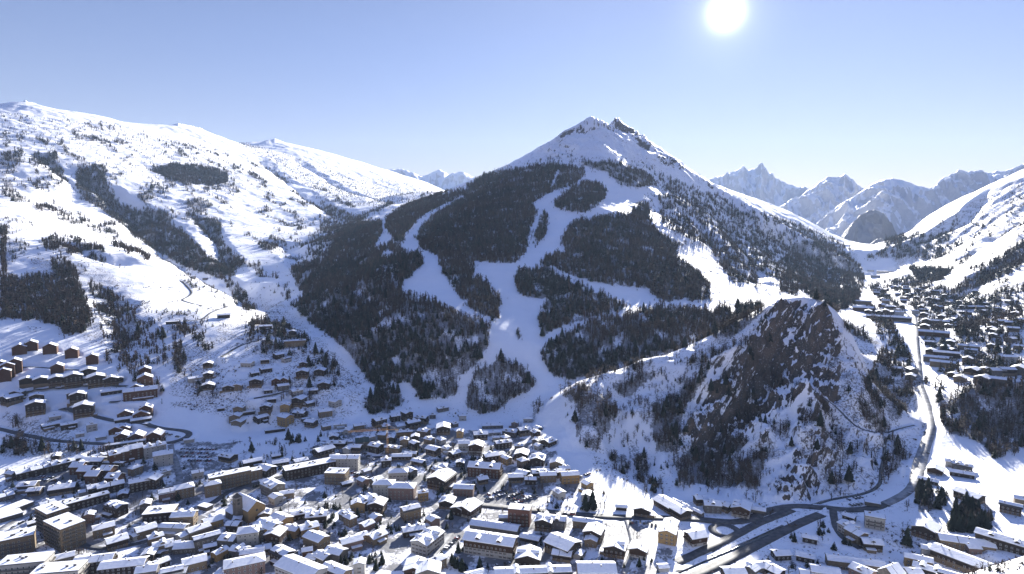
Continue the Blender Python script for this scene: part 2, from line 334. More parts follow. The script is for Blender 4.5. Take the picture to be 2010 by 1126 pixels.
carve('1960,360 1900,420 1840,455 1780,490', 26, 70); carve('2010,420 1940,470 1880,510', 24, 60); carve('2005,500 1930,540 1880,580 1850,600', 16, 45)
carve('700,470 690,540 720,620 745,700', 14, 40); carve('1420,430 1470,500 1500,560', 22, 60); carve('1350,420 1400,470 1440,540', 16, 50); carve('1560,470 1610,520 1650,570', 18, 60)
# ------------------------------------------------------------------ materials
MATS = {}
def mat(name, colr, rough=.8, var=.0, scale=1.0, metal=0.0, bump=0.0, col2=None, spec=.3):
    if name in MATS: return MATS[name]
    m = bpy.data.materials.new(name); m.use_nodes = True; n = m.node_tree.nodes; l = m.node_tree.links; b = n['Principled BSDF']
    b.inputs['Roughness'].default_value = rough; b.inputs['Metallic'].default_value = metal; b.inputs['Specular IOR Level'].default_value = spec
    if var or col2:
        t = n.new('ShaderNodeTexNoise'); t.inputs['Scale'].default_value = scale; t.inputs['Detail'].default_value = 4
        g = n.new('ShaderNodeNewGeometry'); l.new(g.outputs['Position'], t.inputs['Vector'])
        mx = n.new('ShaderNodeMix'); mx.data_type = 'RGBA'; c2 = col2 or tuple(c * (1 - var) for c in colr)
        mx.inputs[6].default_value = (*colr, 1); mx.inputs[7].default_value = (*c2, 1)
        r = n.new('ShaderNodeMapRange'); r.inputs[1].default_value = .35; r.inputs[2].default_value = .65
        l.new(t.outputs[0], r.inputs[0]); l.new(r.outputs[0], mx.inputs[0]); l.new(mx.outputs[2], b.inputs['Base Color'])
        if bump:
            bp = n.new('ShaderNodeBump'); bp.inputs['Strength'].default_value = bump; bp.inputs['Distance'].default_value = .3; l.new(t.outputs[0], bp.inputs['Height']); l.new(bp.outputs[0], b.inputs['Normal'])
    else: b.inputs['Base Color'].default_value = (*colr, 1)
    MATS[name] = m; return m
SNOWC = (.86, .87, .9)
def land_material():
    m = bpy.data.materials.new('snowy_ground'); m.use_nodes = True; n = m.node_tree.nodes; l = m.node_tree.links; b = n['Principled BSDF']
    b.inputs['Roughness'].default_value = .65; b.inputs['Specular IOR Level'].default_value = .25
    def nd(t, **k):
        x = n.new(t)
        for a, v in k.items(): setattr(x, a, v)
        return x
    def M(op, a, bb=None, c=None):
        x = nd('ShaderNodeMath', operation=op)
        for i, v in enumerate((a, bb, c)):
            if v is None: continue
            if isinstance(v, (int, float)): x.inputs[i].default_value = v
            else: l.new(v, x.inputs[i])
        return x.outputs[0]
    def MR(v, a, c, d=0., e=1.):
        x = nd('ShaderNodeMapRange', interpolation_type='SMOOTHSTEP'); l.new(v, x.inputs[0])
        for i, q in enumerate((a, c, d, e)): x.inputs[i + 1].default_value = q
        return x.outputs[0]
    def NO(scale, det=5, vec=None, rough=.55):
        x = nd('ShaderNodeTexNoise'); x.inputs['Scale'].default_value = scale; x.inputs['Detail'].default_value = det; x.inputs['Roughness'].default_value = rough
        l.new(vec or g.outputs['Position'], x.inputs['Vector']); return x.outputs[0]
    def MIX(f, a, c):
        x = nd('ShaderNodeMix', data_type='RGBA')
        if isinstance(f, float): x.inputs[0].default_value = f
        else: l.new(f, x.inputs[0])
        for i, v in ((6, a), (7, c)):
            if isinstance(v, tuple): x.inputs[i].default_value = (*v, 1)
            else: l.new(v, x.inputs[i])
        return x.outputs[2]
    def AT(s): return nd('ShaderNodeAttribute', attribute_name=s).outputs['Fac']
    g = nd('ShaderNodeNewGeometry'); sep = nd('ShaderNodeSeparateXYZ'); l.new(g.outputs['Normal'], sep.inputs[0])
    cv = nd('ShaderNodeCombineXYZ')
    for i_, (v_, s_) in enumerate((((.62, .5, .6), .011), ((-.63, .78, 0), .05), ((-.47, -.38, .8), .06))):
        dt = nd('ShaderNodeVectorMath', operation='DOT_PRODUCT'); l.new(g.outputs['Position'], dt.inputs[0]); dt.inputs[1].default_value = tuple(q * s_ for q in v_); l.new(dt.outputs['Value'], cv.inputs[i_])
    strata = cv.outputs[0]
    n_s = NO(1.0, 10, strata, .66); n_x = NO(3.6, 6, strata, .6); n_w = NO(.3, 5, strata, .6); n_f = NO(.45, 6, None, .6); n_b = NO(.012, 6); n_m = NO(.05, 7, None, .62)
    rock = AT('rock'); scrub = AT('scrub'); wood = AT('wood'); trod = AT('trod'); far = AT('far')
    # rock shows where steep and where the crag mask says so, broken by noise; snow stays on the flats
    steep = MR(sep.outputs[2], .88, .60)
    rk = M('ADD', M('MULTIPLY', rock, .22), M('MULTIPLY', steep, M('ADD', .5, M('MULTIPLY', rock, .75))))
    rk = M('ADD', M('ADD', rk, M('MULTIPLY', M('SUBTRACT', n_s, .5), M('ADD', M('MULTIPLY', rock, 2.4), .8))), M('ADD', M('MULTIPLY', M('SUBTRACT', n_w, .5), M('MULTIPLY', rock, 1.5)), M('MULTIPLY', M('SUBTRACT', n_x, .5), M('MULTIPLY', rock, 3.6))))
    rkf = M('MULTIPLY', MR(rk, .80, .94), MR(n_f, .30, .42, .55, 1.))
    n_r = NO(.004, 9, None, .68)
    fr = M('MULTIPLY', far, MR(M('ADD', M('MULTIPLY', steep, .55), M('MULTIPLY', n_r, 1.0)), .84, 1.02))
    rkf = M('MAXIMUM', M('MULTIPLY', rkf, M('SUBTRACT', 1., M('MULTIPLY', far, .8))), M('MULTIPLY', fr, .4))
    rockc = MIX(MR(n_s, .35, .65), (.024, .02, .018), (.135, .098, .07)); rockc = MIX(M('MULTIPLY', MR(n_x, .46, .60), .8), rockc, (.032, .028, .027)); rockc = MIX(M('MULTIPLY', MR(n_f, .5, .62), .5), rockc, (.10, .08, .062))
    snow = MIX(n_b, (.84, .85, .88), (.90, .90, .92)); snow = MIX(M('MULTIPLY', MR(n_m, .45, .75), .18), snow, (.68, .70, .74))
    base = MIX(rkf, snow, rockc)
    # heather, twigs and dead grass poking through thin snow
    sc = M('ADD', M('MULTIPLY', scrub, .62), M('MULTIPLY', M('SUBTRACT', n_f, .5), 1.7)); scf = M('MULTIPLY', MR(sc, .44, .62), MR(M('ADD', n_m, M('MULTIPLY', M('SUBTRACT', n_b, .5), .8)), .42, .54))
    base = MIX(M('MULTIPLY', scf, .85), base, (.13, .10, .075))
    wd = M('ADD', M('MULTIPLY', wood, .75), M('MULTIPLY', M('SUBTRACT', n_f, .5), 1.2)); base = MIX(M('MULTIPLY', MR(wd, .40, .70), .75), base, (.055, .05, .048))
    base = MIX(M('MULTIPLY', MR(M('ADD', trod, M('ADD', M('MULTIPLY', M('SUBTRACT', n_f, .5), .8), M('MULTIPLY', M('SUBTRACT', n_m, .5), 2.2))), .42, .70), .9), base, (.10, .10, .105))
    l.new(base, b.inputs['Base Color'])
    bp = nd('ShaderNodeBump'); bp.inputs['Strength'].default_value = .55; bp.inputs['Distance'].default_value = 2.2
    l.new(M('ADD', M('MULTIPLY', n_m, 1.0), M('MULTIPLY', n_f, M('ADD', .25, rock))), bp.inputs['Height'])
    bp2 = nd('ShaderNodeBump'); bp2.inputs['Strength'].default_value = .8; bp2.inputs['Distance'].default_value = 60.
    l.new(M('MULTIPLY', n_r, far), bp2.inputs['Height']); l.new(bp2.outputs[0], bp.inputs['Normal']); l.new(bp.outputs[0], b.inputs['Normal'])
    return m
# ------------------------------------------------------------------ land cover, drawn as areas of the valley
# density, share of dark conifers, polygon
WOODS = [
 # ski mountain
 (1, 0.27, '580,605 600,565 640,505 665,455 690,440 749,434 750,455 738,475 735,490 760,480 775,475 788,490 800,495 827,502 830,520 810,540 793,554 785,572 800,575 840,585 860,595 900,613 931,621 955,632 963,645 958,682 945,709 918,729 897,745 900,770 880,785 820,785 800,775 790,795 762,812 719,817 715,790 745,775 700,715 650,660 615,640'),
 (1, 0.33, '911,389 905,372 951,345 1016,332 1086,321 1147,332 1151,345 1120,365 1086,375 1046,399 1056,419 1043,453 1032,497 1009,517 935,514 931,537 955,554 982,584 982,625 965,628 931,612 912,600 900,578 877,548 860,517 857,500 827,490 816,467 827,446 850,423'),
 (1, 0.18, '756,430 800,402 860,382 905,372 909,384 840,416 813,440 796,460 788,485 775,470 757,450'),
 (1, 0.36, '1080,399 1127,365 1167,355 1191,372 1188,389 1151,419 1100,413'),
 (1, 0.36, '1066,416 1076,430 1073,460 1055,482 1046,478 1052,453'),
 (.9, 0.36, '1145,318 1202,315 1236,328 1277,345 1290,365 1236,369 1216,362 1189,338 1150,328'),
 (.28, 0.36, '1110,300 1180,318 1260,322 1330,360 1390,395 1330,390 1270,350 1180,335 1080,325 1000,330 940,350 960,335 1050,318'),
 (.5, 0.3, '1277,328 1364,369 1422,389 1480,415 1573,443 1668,487 1690,530 1690,560 1640,590 1600,590 1560,560 1500,540 1440,500 1400,450 1350,410 1310,380'),
 (.6, 0.3, '1290,380 1340,395 1400,440 1440,480 1400,490 1350,470 1300,440'),
 (.95, 0.3, '1556,479 1600,470 1650,490 1690,520 1698,560 1680,600 1640,612 1600,592 1560,550 1540,510'),
 (.6, 0.3, '1364,369 1422,389 1480,425 1560,450 1600,470 1540,478 1470,440 1400,400'),
 (1, 0.3, '1125,436 1189,423 1236,419 1256,399 1273,399 1280,433 1290,456 1317,470 1348,487 1320,504 1354,504 1402,554 1402,581 1385,590 1294,594 1283,581 1270,567 1202,560 1175,554 1115,545 1078,527 1054,522 1078,500 1111,494 1098,470'),
 (1, 0.33, '1013,530 1071,525 1115,548 1175,560 1192,577 1216,591 1243,604 1182,618 1101,641 1064,665 1052,625 1078,584 1040,587 1013,571'),
 (1, 0.3, '1054,692 1135,638 1189,625 1250,611 1280,601 1364,608 1440,600 1489,594 1502,610 1439,660 1398,660 1321,690 1287,700 1256,704 1202,722 1145,738 1118,744 1084,739 1067,709'),
 (1, 0.06, '982,699 958,719 935,722 921,750 911,800 941,814 982,803 1012,783 1053,756 1039,729 1009,712'),
 (1, 0.3, '1013,645 1021,643 1024,660 1019,674 1012,668'),
 (.7, 0.18, '1380,523 1400,490 1440,480 1480,515 1485,557 1420,550'),
 (.8, 0.12, '1525,548 1545,528 1572,533 1582,560 1560,580 1530,572'),
 (.8, 0.06, '1037,830 1050,800 1066,778 1068,790 1056,815 1044,832'),
 (.24, .3, '1250,400 1290,365 1400,430 1500,560 1480,600 1380,590 1405,500 1330,470 1290,440'),
 # left mountain
 (1, 0.36, '294,335 337,322 388,325 430,332 449,345 449,358 415,364 354,359 321,345'),
 (.08, 0.36, '20,225 120,240 200,250 330,270 420,310 470,330 460,385 380,375 250,345 140,330 40,300 0,260'),
 (0.39, .5, '268,366 300,358 335,372 320,386 275,380'),
 (0.98, .3, '152,328 209,322 213,369 236,396 263,411 324,410 337,436 378,470 405,500 435,521 460,545 405,531 364,521 314,494 263,457 219,426 169,396 148,369'),
 (1, 0.18, '250,450 300,470 340,495 390,520 440,545 470,560 420,545 364,524 314,497 270,470'),
 (0.91, .4, '371,416 435,433 437,477 479,514 455,545 439,538 425,484 390,450'),
 (0.91, .4, '61,300 111,298 118,322 137,359 130,368 94,327 64,325'),
 (0.78, .4, '0,300 47,295 34,328 0,335'),
 (0.65, .2, '57,352 98,350 98,373 70,375'),
 (0.65, .3, '506,474 557,477 540,492 510,490'), (0.39, .3, '216,467 297,504 290,515 220,482'), (0.52, .3, '169,490 209,511 200,518 165,500'),
 (1, 0.12, '0,440 14,448 14,560 0,580'),
 (1, 0.15, '0,540 34,545 67,540 105,543 100,510 118,502 148,520 158,560 169,588 182,635 169,655 128,662 111,640 67,628 13,625 0,631'),
 (0.78, .1, '175,554 220,571 263,608 282,650 243,688 216,682 203,638 182,587'),
 (0.78, .2, '75,470 130,465 200,485 215,510 150,500 90,490'),
 (0.91, .2, '570,524 625,515 650,500 650,560 620,600 580,560'), (0.59, .2, '513,560 567,564 574,601 624,601 610,630 560,590'),
 (0.78, .4, '432,540 472,564 506,608 486,611 456,587'),
 (0.72, .2, '327,631 398,638 405,665 422,685 400,690 371,655 337,668'),
 (1, 0.06, '337,675 355,672 368,709 354,736 340,720'), (0.65, .15, '354,729 400,740 432,785 420,800 371,787'),
 (0.65, .2, '480,640 520,625 560,640 610,670 600,700 540,700 480,690'), (0.65, .2, '600,700 625,690 670,710 665,760 640,770 600,740'),
 (0.52, .2, '540,740 600,750 640,790 600,830 540,800'),
 (0.45, .1, '0,813 54,834 30,848 0,845'), (0.72, .1, '0,856 91,876 169,880 300,882 300,896 200,898 101,905 0,891'),
 (0.45, .1, '180,600 330,640 320,800 200,700'), (0.13, .4, '470,280 700,350 830,370 760,400 650,400 560,330'),
 (0.65, .3, '620,390 700,425 760,400 830,385 850,376 780,395 700,440 640,420'),
 (0.39, .3, '640,420 690,440 620,520 600,500'),
 # rocky hill
 (1, 0.025, '1323,903 1380,862 1420,852 1470,872 1500,850 1503,900 1490,960 1400,953 1330,948'),
 (1, 0.1, '1358,699 1388,702 1395,736 1371,766 1351,792 1340,845 1330,890 1283,885 1274,789 1304,790 1317,763 1337,736'),
 (0.94, .05, '1094,773 1169,753 1202,783 1213,810 1202,824 1189,857 1169,891 1135,878 1125,824 1135,812 1121,790'),
 (1, 0.025, '1202,753 1263,733 1314,729 1263,753 1236,783 1213,776'), (0.65, .05, '1246,787 1270,790 1277,824 1263,857 1236,834'),
 (0.72, .05, '1215,832 1243,845 1267,897 1280,964 1250,950 1240,900'), (0.87, .05, '1194,894 1231,891 1237,927 1206,943'),
 (0.58, .1, '1212,943 1335,952 1304,970 1243,967'), (0.58, .05, '1120,745 1190,722 1270,705 1300,722 1200,752'), (0.8, .05, '1400,660 1440,650 1420,700 1400,720'),
 (0.55, .1, '1430,690 1500,640 1530,680 1540,760 1480,840 1420,860 1360,830 1400,760'),
 (0.72, .1, '1483,848 1538,838 1566,881 1523,909 1490,890'), (0.51, .1, '1560,800 1640,780 1700,880 1690,960 1620,960'),
 (0.87, .15, '1671,783 1711,722 1735,682 1677,665 1637,635 1664,631 1728,672 1762,709 1806,766 1769,824 1728,851 1704,824'),
 (0.72, .1, '1731,851 1764,854 1783,903 1737,952 1712,934'),
  (.3, .05, '1420,600 1560,600 1660,680 1740,860 1730,960 1600,985 1480,985 1330,960 1250,900 1110,820 1110,760 1400,660'),
# right side
 (1, .1, '1843,790 1870,765 1920,750 2010,745 2120,745 2120,870 2010,880 1990,892 1950,902 1930,872 1900,862 1860,852 1845,830'),
 (1, .95, '1798,961 1875,964 1857,1001 1832,1020 1798,1007'), (1, .7, '1872,989 1937,1001 1952,1026 1921,1048 1866,1038'),
 (0.35, .1, '1750,985 1790,990 1790,1050 1770,1050'), (1, .5, '1782,526 1873,526 1846,553 1799,547'),
 (0.77, .4, '1738,466 1856,455 1880,482 1846,509 1762,509 1694,509 1738,489'), (0.98, .3, '1893,550 2010,472 2100,440 2100,500 2010,516 1981,536 1914,567 1863,577'),
 (1, .2, '1877,638 1931,621 1914,655 1880,668'), (0.48, .5, '1700,560 1800,540 1900,580 2010,560 2010,740 1850,740 1800,640 1740,600'),
 (0.63, .3, '1700,600 1740,610 1790,700 1800,760 1770,720 1720,650'), (0.49, .3, '1810,620 1850,600 1870,640 1830,650'),
 (0.22, .4, '1760,470 1900,400 2010,360 2010,440 1900,470'), (0.42, .3, '1900,700 2010,690 2010,720 1910,730'),
 (0.56, .3, '1930,580 2010,560 2010,620 1960,640'), (0.7, .4, '1810,745 1850,750 1845,790 1825,800'),
 # trees scattered in the village
 (.22, .1, '1880,1110 2010,1070 2060,1070 2060,1160 1880,1160'),
 (0.29, .4, '0,930 300,900 700,840 1050,880 1230,1000 1300,1126 0,1126'), (0.33, .7, '590,985 700,950 720,1010 640,1040'),
 (0.2, .5, '1480,1040 1620,1010 1690,1060 1600,1126 1450,1126'), (0.39, .8, '890,1080 960,1085 950,1126 880,1126'), (0.26, .5, '745,1040 800,1040 790,1126 700,1126'),
]
CLEAR = ['1093,335 1098,335 1088,369 1083,369', '765,748 800,753 822,772 818,788 797,782', '758,492 775,497 770,507 745,505',
 '1078,520 1115,540 1190,562 1270,570 1290,594 1400,590 1400,610 1290,602 1240,606 1190,578 1112,551 1078,530', '740,526 775,523 772,530 742,533',
 '847,583 880,588 905,600 905,609 850,590', '1405,340 1440,360 1440,375 1400,360', '1340,480 1400,500 1440,560 1400,560 1350,520 1325,500', '1010,612 1020,612 1020,635 1010,635',
 '1395,560 1480,560 1500,590 1440,598 1395,590']
SCRUB = [(.8, '1560,600 1640,620 1740,800 1740,960 1600,985 1560,850 1640,760'), (.75, '330,640 560,600 700,720 740,800 600,850 330,800'), (.4, '580,600 1110,750 1000,830 760,810'), (.3, '0,930 300,900 700,840 1050,880 1230,1000 1300,1126 0,1126'), (.85, '1860,1090 2010,1060 2080,1060 2080,1200 1860,1200'), (.6, '1250,980 2010,980 2010,1126 1250,1126'), (.3, '0,200 270,243 400,255 560,290 860,365 700,440 560,600 480,640 300,700 0,640'), (.75, '60,500 200,520 300,600 280,700 180,680 60,560'), (.8, '430,580 560,590 560,640 480,680 420,650'),
 (.6, '1100,750 1400,650 1500,600 1480,760 1300,960 1200,960 1120,850'), (.7, '1290,360 1690,500 1690,600 1350,600 1290,420'), (.8, '1740,480 2010,340 2010,720 1820,720'),
 (.55, '1000,330 1160,235 1290,290 1500,400 1300,360 1100,330'), (.45, '860,820 1000,830 1100,780 920,800'), (.75, '1600,800 1740,850 1700,980 1560,980'), (.7, '1660,640 1800,700 1830,850 1780,980 1720,900'),
 (.85, '0,800 180,840 180,900 0,900')]
TROD = [(.62, '0,925 280,900 350,868 470,900 560,925 620,875 700,830 850,830 1050,860 1100,905 1150,960 1020,1000 1040,1000 1190,1010 1300,1025 1320,1126 0,1126'), (.5, '345,862 470,865 480,910 360,915'), (.8, '935,945 1045,950 1055,990 950,995'),
 (.4, '1680,560 1830,540 1900,640 1880,720 1810,720 1760,640'), (.45, '1630,1000 1700,1000 1700,1080 1640,1060'), (.0, '470,905 640,840 630,870 560,905'), (.75, '840,1000 950,985 900,1060 850,1070'), (.5, '0,1000 75,985 90,1030 0,1050')]
Wd = np.zeros((MH, MW), np.float32); Wc = np.zeros((MH, MW), np.float32)
for d_, c_, p_ in WOODS:
    m_ = raster(p_); m_ &= (Wd < d_); Wd[m_] = d_; Wc[m_] = c_
for p_ in CLEAR: Wd[raster(p_)] = 0
Sb = np.zeros((MH, MW), np.float32); Tb = np.zeros((MH, MW), np.float32)
for d_, p_ in SCRUB: lay(Sb, d_, p_)
for d_, p_ in TROD: lay(Tb, d_, p_)
Wb = blur((Wd > 0).astype(np.float32), 3)
Sb = blur(Sb, 5); Tb = blur(Tb, 3)
PXg, PYg = project(X, Y, Z)
jx = fbm(X / 26, Y / 26, 4, .6) * np.clip(3500 / RN, 0, 5) * 2.2; jy = 1.8 * fbm(X / 26 + 50, Y / 26, 4, .6) * np.clip(1800 / RN, 0, 3)
inr = (RN > 300)
WD = look(Wd, PXg + jx, PYg + jy) * inr; WC = look(Wc, PXg + jx, PYg + jy)
edge = look(Wb, PXg, PYg); ragged = fbm(X / 17, Y / 17, 3); WD = np.where(edge * 1.5 - .75 + ragged * .9 < -.05, WD * .12, WD)
WD = np.maximum(WD, np.where((edge > .04) & (edge < .6), .12, 0) * inr)
stL = np.zeros((MH, MW), np.float32); lay(stL, 1, '0,225 200,240 400,290 560,330 700,400 700,440 600,560 420,560 200,480 0,440', '1780,470 2010,370 2120,360 2120,560 2010,560 1850,560')
lay(stL, .8, '0,400 300,480 480,600 560,640 330,640 180,560 0,540'); stL = blur(stL, 6)
f1 = X * .62 - Y * .78; f2 = X * .78 + Y * .62; f1 = np.where(TT > 0, X * .62 + Y * .78, f1); f2 = np.where(TT > 0, X * .78 - Y * .62, f2)
streak = (fbm(f2 / 55 + .8 * fbm(X / 160, Y / 160, 2), f1 / 420, 4, .6) + .45 * fbm(X / 300, Y / 300, 2)) ; SK = look(stL, PXg, PYg) * inr * sstep(.22, .5, streak)
WD = np.maximum(WD, .42 * SK); WC = np.where((WC == 0) & (SK > .1), .35, WC)
SB = np.maximum(look(Sb, PXg, PYg), .95 * SK) * inr; TB = look(Tb, PXg + 3 * jx, PYg + 2 * jy) * inr * sstep(1250, 1000, RN)
# only ground the valley's near side can see gets the drawn cover; slopes turned away repeat what stands beside them
ELEV = (Z - CAMZ) / RG; HOR = np.maximum.accumulate(ELEV, axis=0); VIS = ELEV >= np.roll(HOR, 1, axis=0) - 12 / RG; VIS[0] = True
WD = np.where(VIS, WD, np.where((RN < 3500) & (FARM < .5), .25 * (fbm(X / 120, Y / 120, 2) > 0), 0))
GAPS = np.clip(1.2 + 1.1 * fbm(X / 30, Y / 30, 3), .3, 1.35)
farforest = FARF * (sstep(.25, .5, fbm(X / 350, Y / 350, 3) * .5 + .75))
# ------------------------------------------------------------------ roads: bed levelled into the land, a ribbon laid on it
def smooth_line(P, step=6.0):
    P = np.array(P); d = np.concatenate([[0], np.cumsum(np.hypot(*np.diff(P[:, :2], axis=0).T))]); n = max(3, int(d[-1] / step)); t = np.linspace(0, d[-1], n)
    Q = np.stack([np.interp(t, d, P[:, k]) for k in range(P.shape[1])], 1)
    for _ in range(4):
        Q[1:-1] = (Q[:-2] + 2 * Q[1:-1] + Q[2:]) / 4
    return Q
ROADS = []
def road(name, s, width, matk, depth=0.0, blend=5.0):
    global Z
    P = [cast(*map(float, t.split(','))) for t in s.split()]
    P = smooth_line([(p[0], p[1]) for p in P]); zz = hz(P[:, 0], P[:, 1])
    k = np.ones(9) / 9; zz = np.convolve(np.pad(zz, 4, 'edge'), k, 'valid'); zz = np.convolve(np.pad(zz, 4, 'edge'), k, 'valid') - depth
    # level the bed
    x0, x1, y0, y1 = P[:, 0].min() - 25, P[:, 0].max() + 25, P[:, 1].min() - 25, P[:, 1].max() + 25
    m = np.nonzero((X > x0) & (X < x1) & (Y > y0) & (Y < y1)); xs, ys = X[m], Y[m]
    best = np.full(xs.shape, 1e9); zb = np.zeros(xs.shape)
    for i in range(len(P) - 1):
        ax, ay = P[i]; bx, by = P[i + 1]; dx, dy = bx - ax, by - ay; L2 = dx * dx + dy * dy + 1e-9
        near = (np.abs(xs - ax) < 40) & (np.abs(ys - ay) < 40)
        t = np.clip(((xs[near] - ax) * dx + (ys[near] - ay) * dy) / L2, 0, 1); dd = np.hypot(xs[near] - ax - t * dx, ys[near] - ay - t * dy)
        zi = zz[i] + (zz[i + 1] - zz[i]) * t; b = best[near]; z_ = zb[near]; c = dd < b; b[c] = dd[c]; z_[c] = zi[c]; best[near] = b; zb[near] = z_
    wgt = 1 - sstep(width / 2 + 3, width / 2 + 3 + blend, best)
    Z[m] = Z[m] * (1 - wgt) + (zb - .25) * wgt
    ROADS.append((name, P, zz, width, matk))
def build_roads():
    for name, P, zz, wd, mk in ROADS:
        T = np.gradient(P, axis=0); T /= np.linalg.norm(T, axis=1)[:, None] + 1e-9; Nn = np.stack([T[:, 1], -T[:, 0]], 1)
        wv = wd / 2 * (1 + .08 * noise(P[:, 0] / 12, P[:, 1] / 12))[:, None]
        A = P + Nn * wv; B = P - Nn * wv; n = len(P); z = np.maximum(zz, np.maximum(np.maximum(hz(A[:, 0], A[:, 1]), hz(B[:, 0], B[:, 1])), hz(P[:, 0], P[:, 1]))) if mk != 'water' else np.maximum(zz, hz(P[:, 0], P[:, 1]) - .1)
        z = np.maximum(z, np.convolve(np.pad(z, 2, 'edge'), np.ones(5) / 5, 'valid')) + .08
        V = np.concatenate([np.column_stack([A, z]), np.column_stack([B, z]), np.column_stack([A, z - .6]), np.column_stack([B, z - .6])])
        F = [(i, i + 1, n + i + 1, n + i) for i in range(n - 1)] + [(i + 1, i, 2 * n + i, 2 * n + i + 1) for i in range(n - 1)] + [(n + i, n + i + 1, 3 * n + i + 1, 3 * n + i) for i in range(n - 1)]
        tag(link(name, np_mesh(name, V, F, [MATS[mk]])), kind='structure')
mat('asphalt', (.045, .047, .052), .7, col2=(.10, .10, .105), scale=.25)
mat('packed_snow', (.15, .15, .155), .7, col2=(.34, .35, .36), scale=.2)
mat('water', (.012, .018, .02), .12, col2=(.05, .06, .065), scale=.4, spec=.5)
road('stream', '1330,1121 1400,1091 1486,1056 1540,1030', 4.5, 'water', .6)
road('stream', '1590,994 1612,988 1646,976 1690,967 1712,962 1730,950 1728,925 1735,895 1737,865 1740,852', 3.2, 'water', .9)
road('stream', '1740,850 1770,838 1795,830', 2.4, 'water', .8)
road('road', '-60,832 0,841 51,854 101,864 189,871 260,872 324,871 350,867 370,860 378,853 372,847 350,843 321,840 280,835 236,829 202,821 160,812 120,800', 7, 'asphalt')
road('road', '335,872 336,885 343,900 350,925 355,945 345,965', 6, 'packed_snow')
road('road', '0,1040 37,1015 71,1007 60,990 28,970', 6, 'packed_snow'); road('road', '71,1007 120,1040 170,1075 215,1078 277,1066 320,1052', 5, 'asphalt')
road('road', '352,1010 415,990 452,961 510,946 560,932 606,918 680,905 740,895 800,900', 6, 'asphalt')
road('road', '849,1090 880,1050 901,1026 930,1002 951,980 972,958 994,930 1003,915', 6, 'packed_snow')
road('road', '930,990 985,995 1040,1001 1117,1008 1190,1014 1243,1014 1292,1015 1381,1020 1404,1023 1440,1026 1465,1022 1501,1003 1538,995 1580,995 1621,998 1677,1001 1715,997 1740,989', 9, 'asphalt')
road('road', '1737,991 1761,978 1786,962 1796,945 1804,927 1815,890 1829,841 1820,795 1806,756 1802,709 1798,660 1796,621 1785,606 1772,595 1757,583 1748,567', 8, 'packed_snow')
road('road', '1020,1052 1042,1030 1055,1012', 5, 'packed_snow')
road('road', '1330,1103 1400,1071 1450,1047 1492,1024 1530,1010 1554,1001', 8, 'asphalt'); road('road', '1290,1160 1345,1138 1400,1114 1450,1088 1492,1066 1540,1042 1575,1022 1612,1009', 9, 'asphalt')
road('road', '1392,1080 1425,1060 1447,1050', 6, 'asphalt')
road('road', '1635,1003 1637,1018 1643,1038 1652,1055 1667,1068 1690,1078', 6, 'asphalt')
road('road', '1790,962 1792,935 1798,905 1812,870 1822,838', 5, 'packed_snow')
road('path', '354,549 366,560 378,575 370,582 355,588 400,600 440,596 442,603 412,613 400,626 385,631 360,630', 4, 'asphalt')
road('path', '435,706 447,694 462,681 482,671 502,666', 4, 'asphalt'); road('path', '498,784 530,779 560,771 580,762', 4, 'asphalt')
road('road', '0,722 34,719 70,718 110,724 160,728', 4, 'asphalt'); road('road', '20,775 44,771 128,763 165,758 202,756 250,757', 5, 'asphalt'); road('road', '215,790 250,789 290,790', 4, 'asphalt')
road('path', '1573,737 1600,765 1640,800 1680,835 1720,862', 2.2, 'asphalt')  # narrow dark ribbon standing in for the diagonal fence line across the hill
road('path', '1230,1020 1245,1070 1225,1126', 4, 'packed_snow'); road('path', '1075,1126 1100,1075 1150,1020', 4, 'packed_snow')
# roundabout: a ring of carriageway round a snowy island
rcx, rcy, rcz = cast(1423, 1041)
mz = np.hypot(X - rcx, Y - rcy); wz = 1 - sstep(15, 22, mz); Z = Z * (1 - wz) + (rcz - .2) * wz

# ------------------------------------------------------------------ houses
mat('plaster_white', (.36, .35, .33), .9, var=.15, scale=.6); mat('plaster_beige', (.19, .145, .095), .9, var=.18, scale=.6); mat('plaster_ochre', (.30, .20, .09), .9, var=.15, scale=.5)
mat('plaster_grey', (.12, .11, .10), .9, var=.2, scale=.5); mat('plaster_pink', (.19, .13, .11), .9, var=.15, scale=.5)
mat('wood_brown', (.055, .03, .018), .85, var=.35, scale=1.2); mat('wood_dark', (.035, .024, .018), .85, var=.35, scale=1.2); mat('wood_red', (.085, .038, .02), .85, var=.3, scale=1.2)
mat('brick_red', (.13, .06, .045), .9, var=.25, scale=.8); mat('stone', (.16, .14, .12), .95, var=.4, scale=.9)
mat('roof_sheet', (.07, .06, .055), .7, var=.3, scale=.8); mat('roof_green', (.03, .055, .05), .6, var=.2, scale=.8); mat('roof_snow', (.83, .84, .87), .6, col2=(.74, .76, .80), scale=.5, bump=.5)
mat('glass', (.02, .025, .03), .15, spec=.6); mat('frame_white', (.6, .6, .58), .7); mat('shutter', (.09, .04, .02), .8); mat('crane_paint', (.32, .17, .05), .6); mat('concrete', (.32, .31, .30), .9, var=.2, scale=.7); mat('steel', (.22, .23, .24), .5, metal=.6)
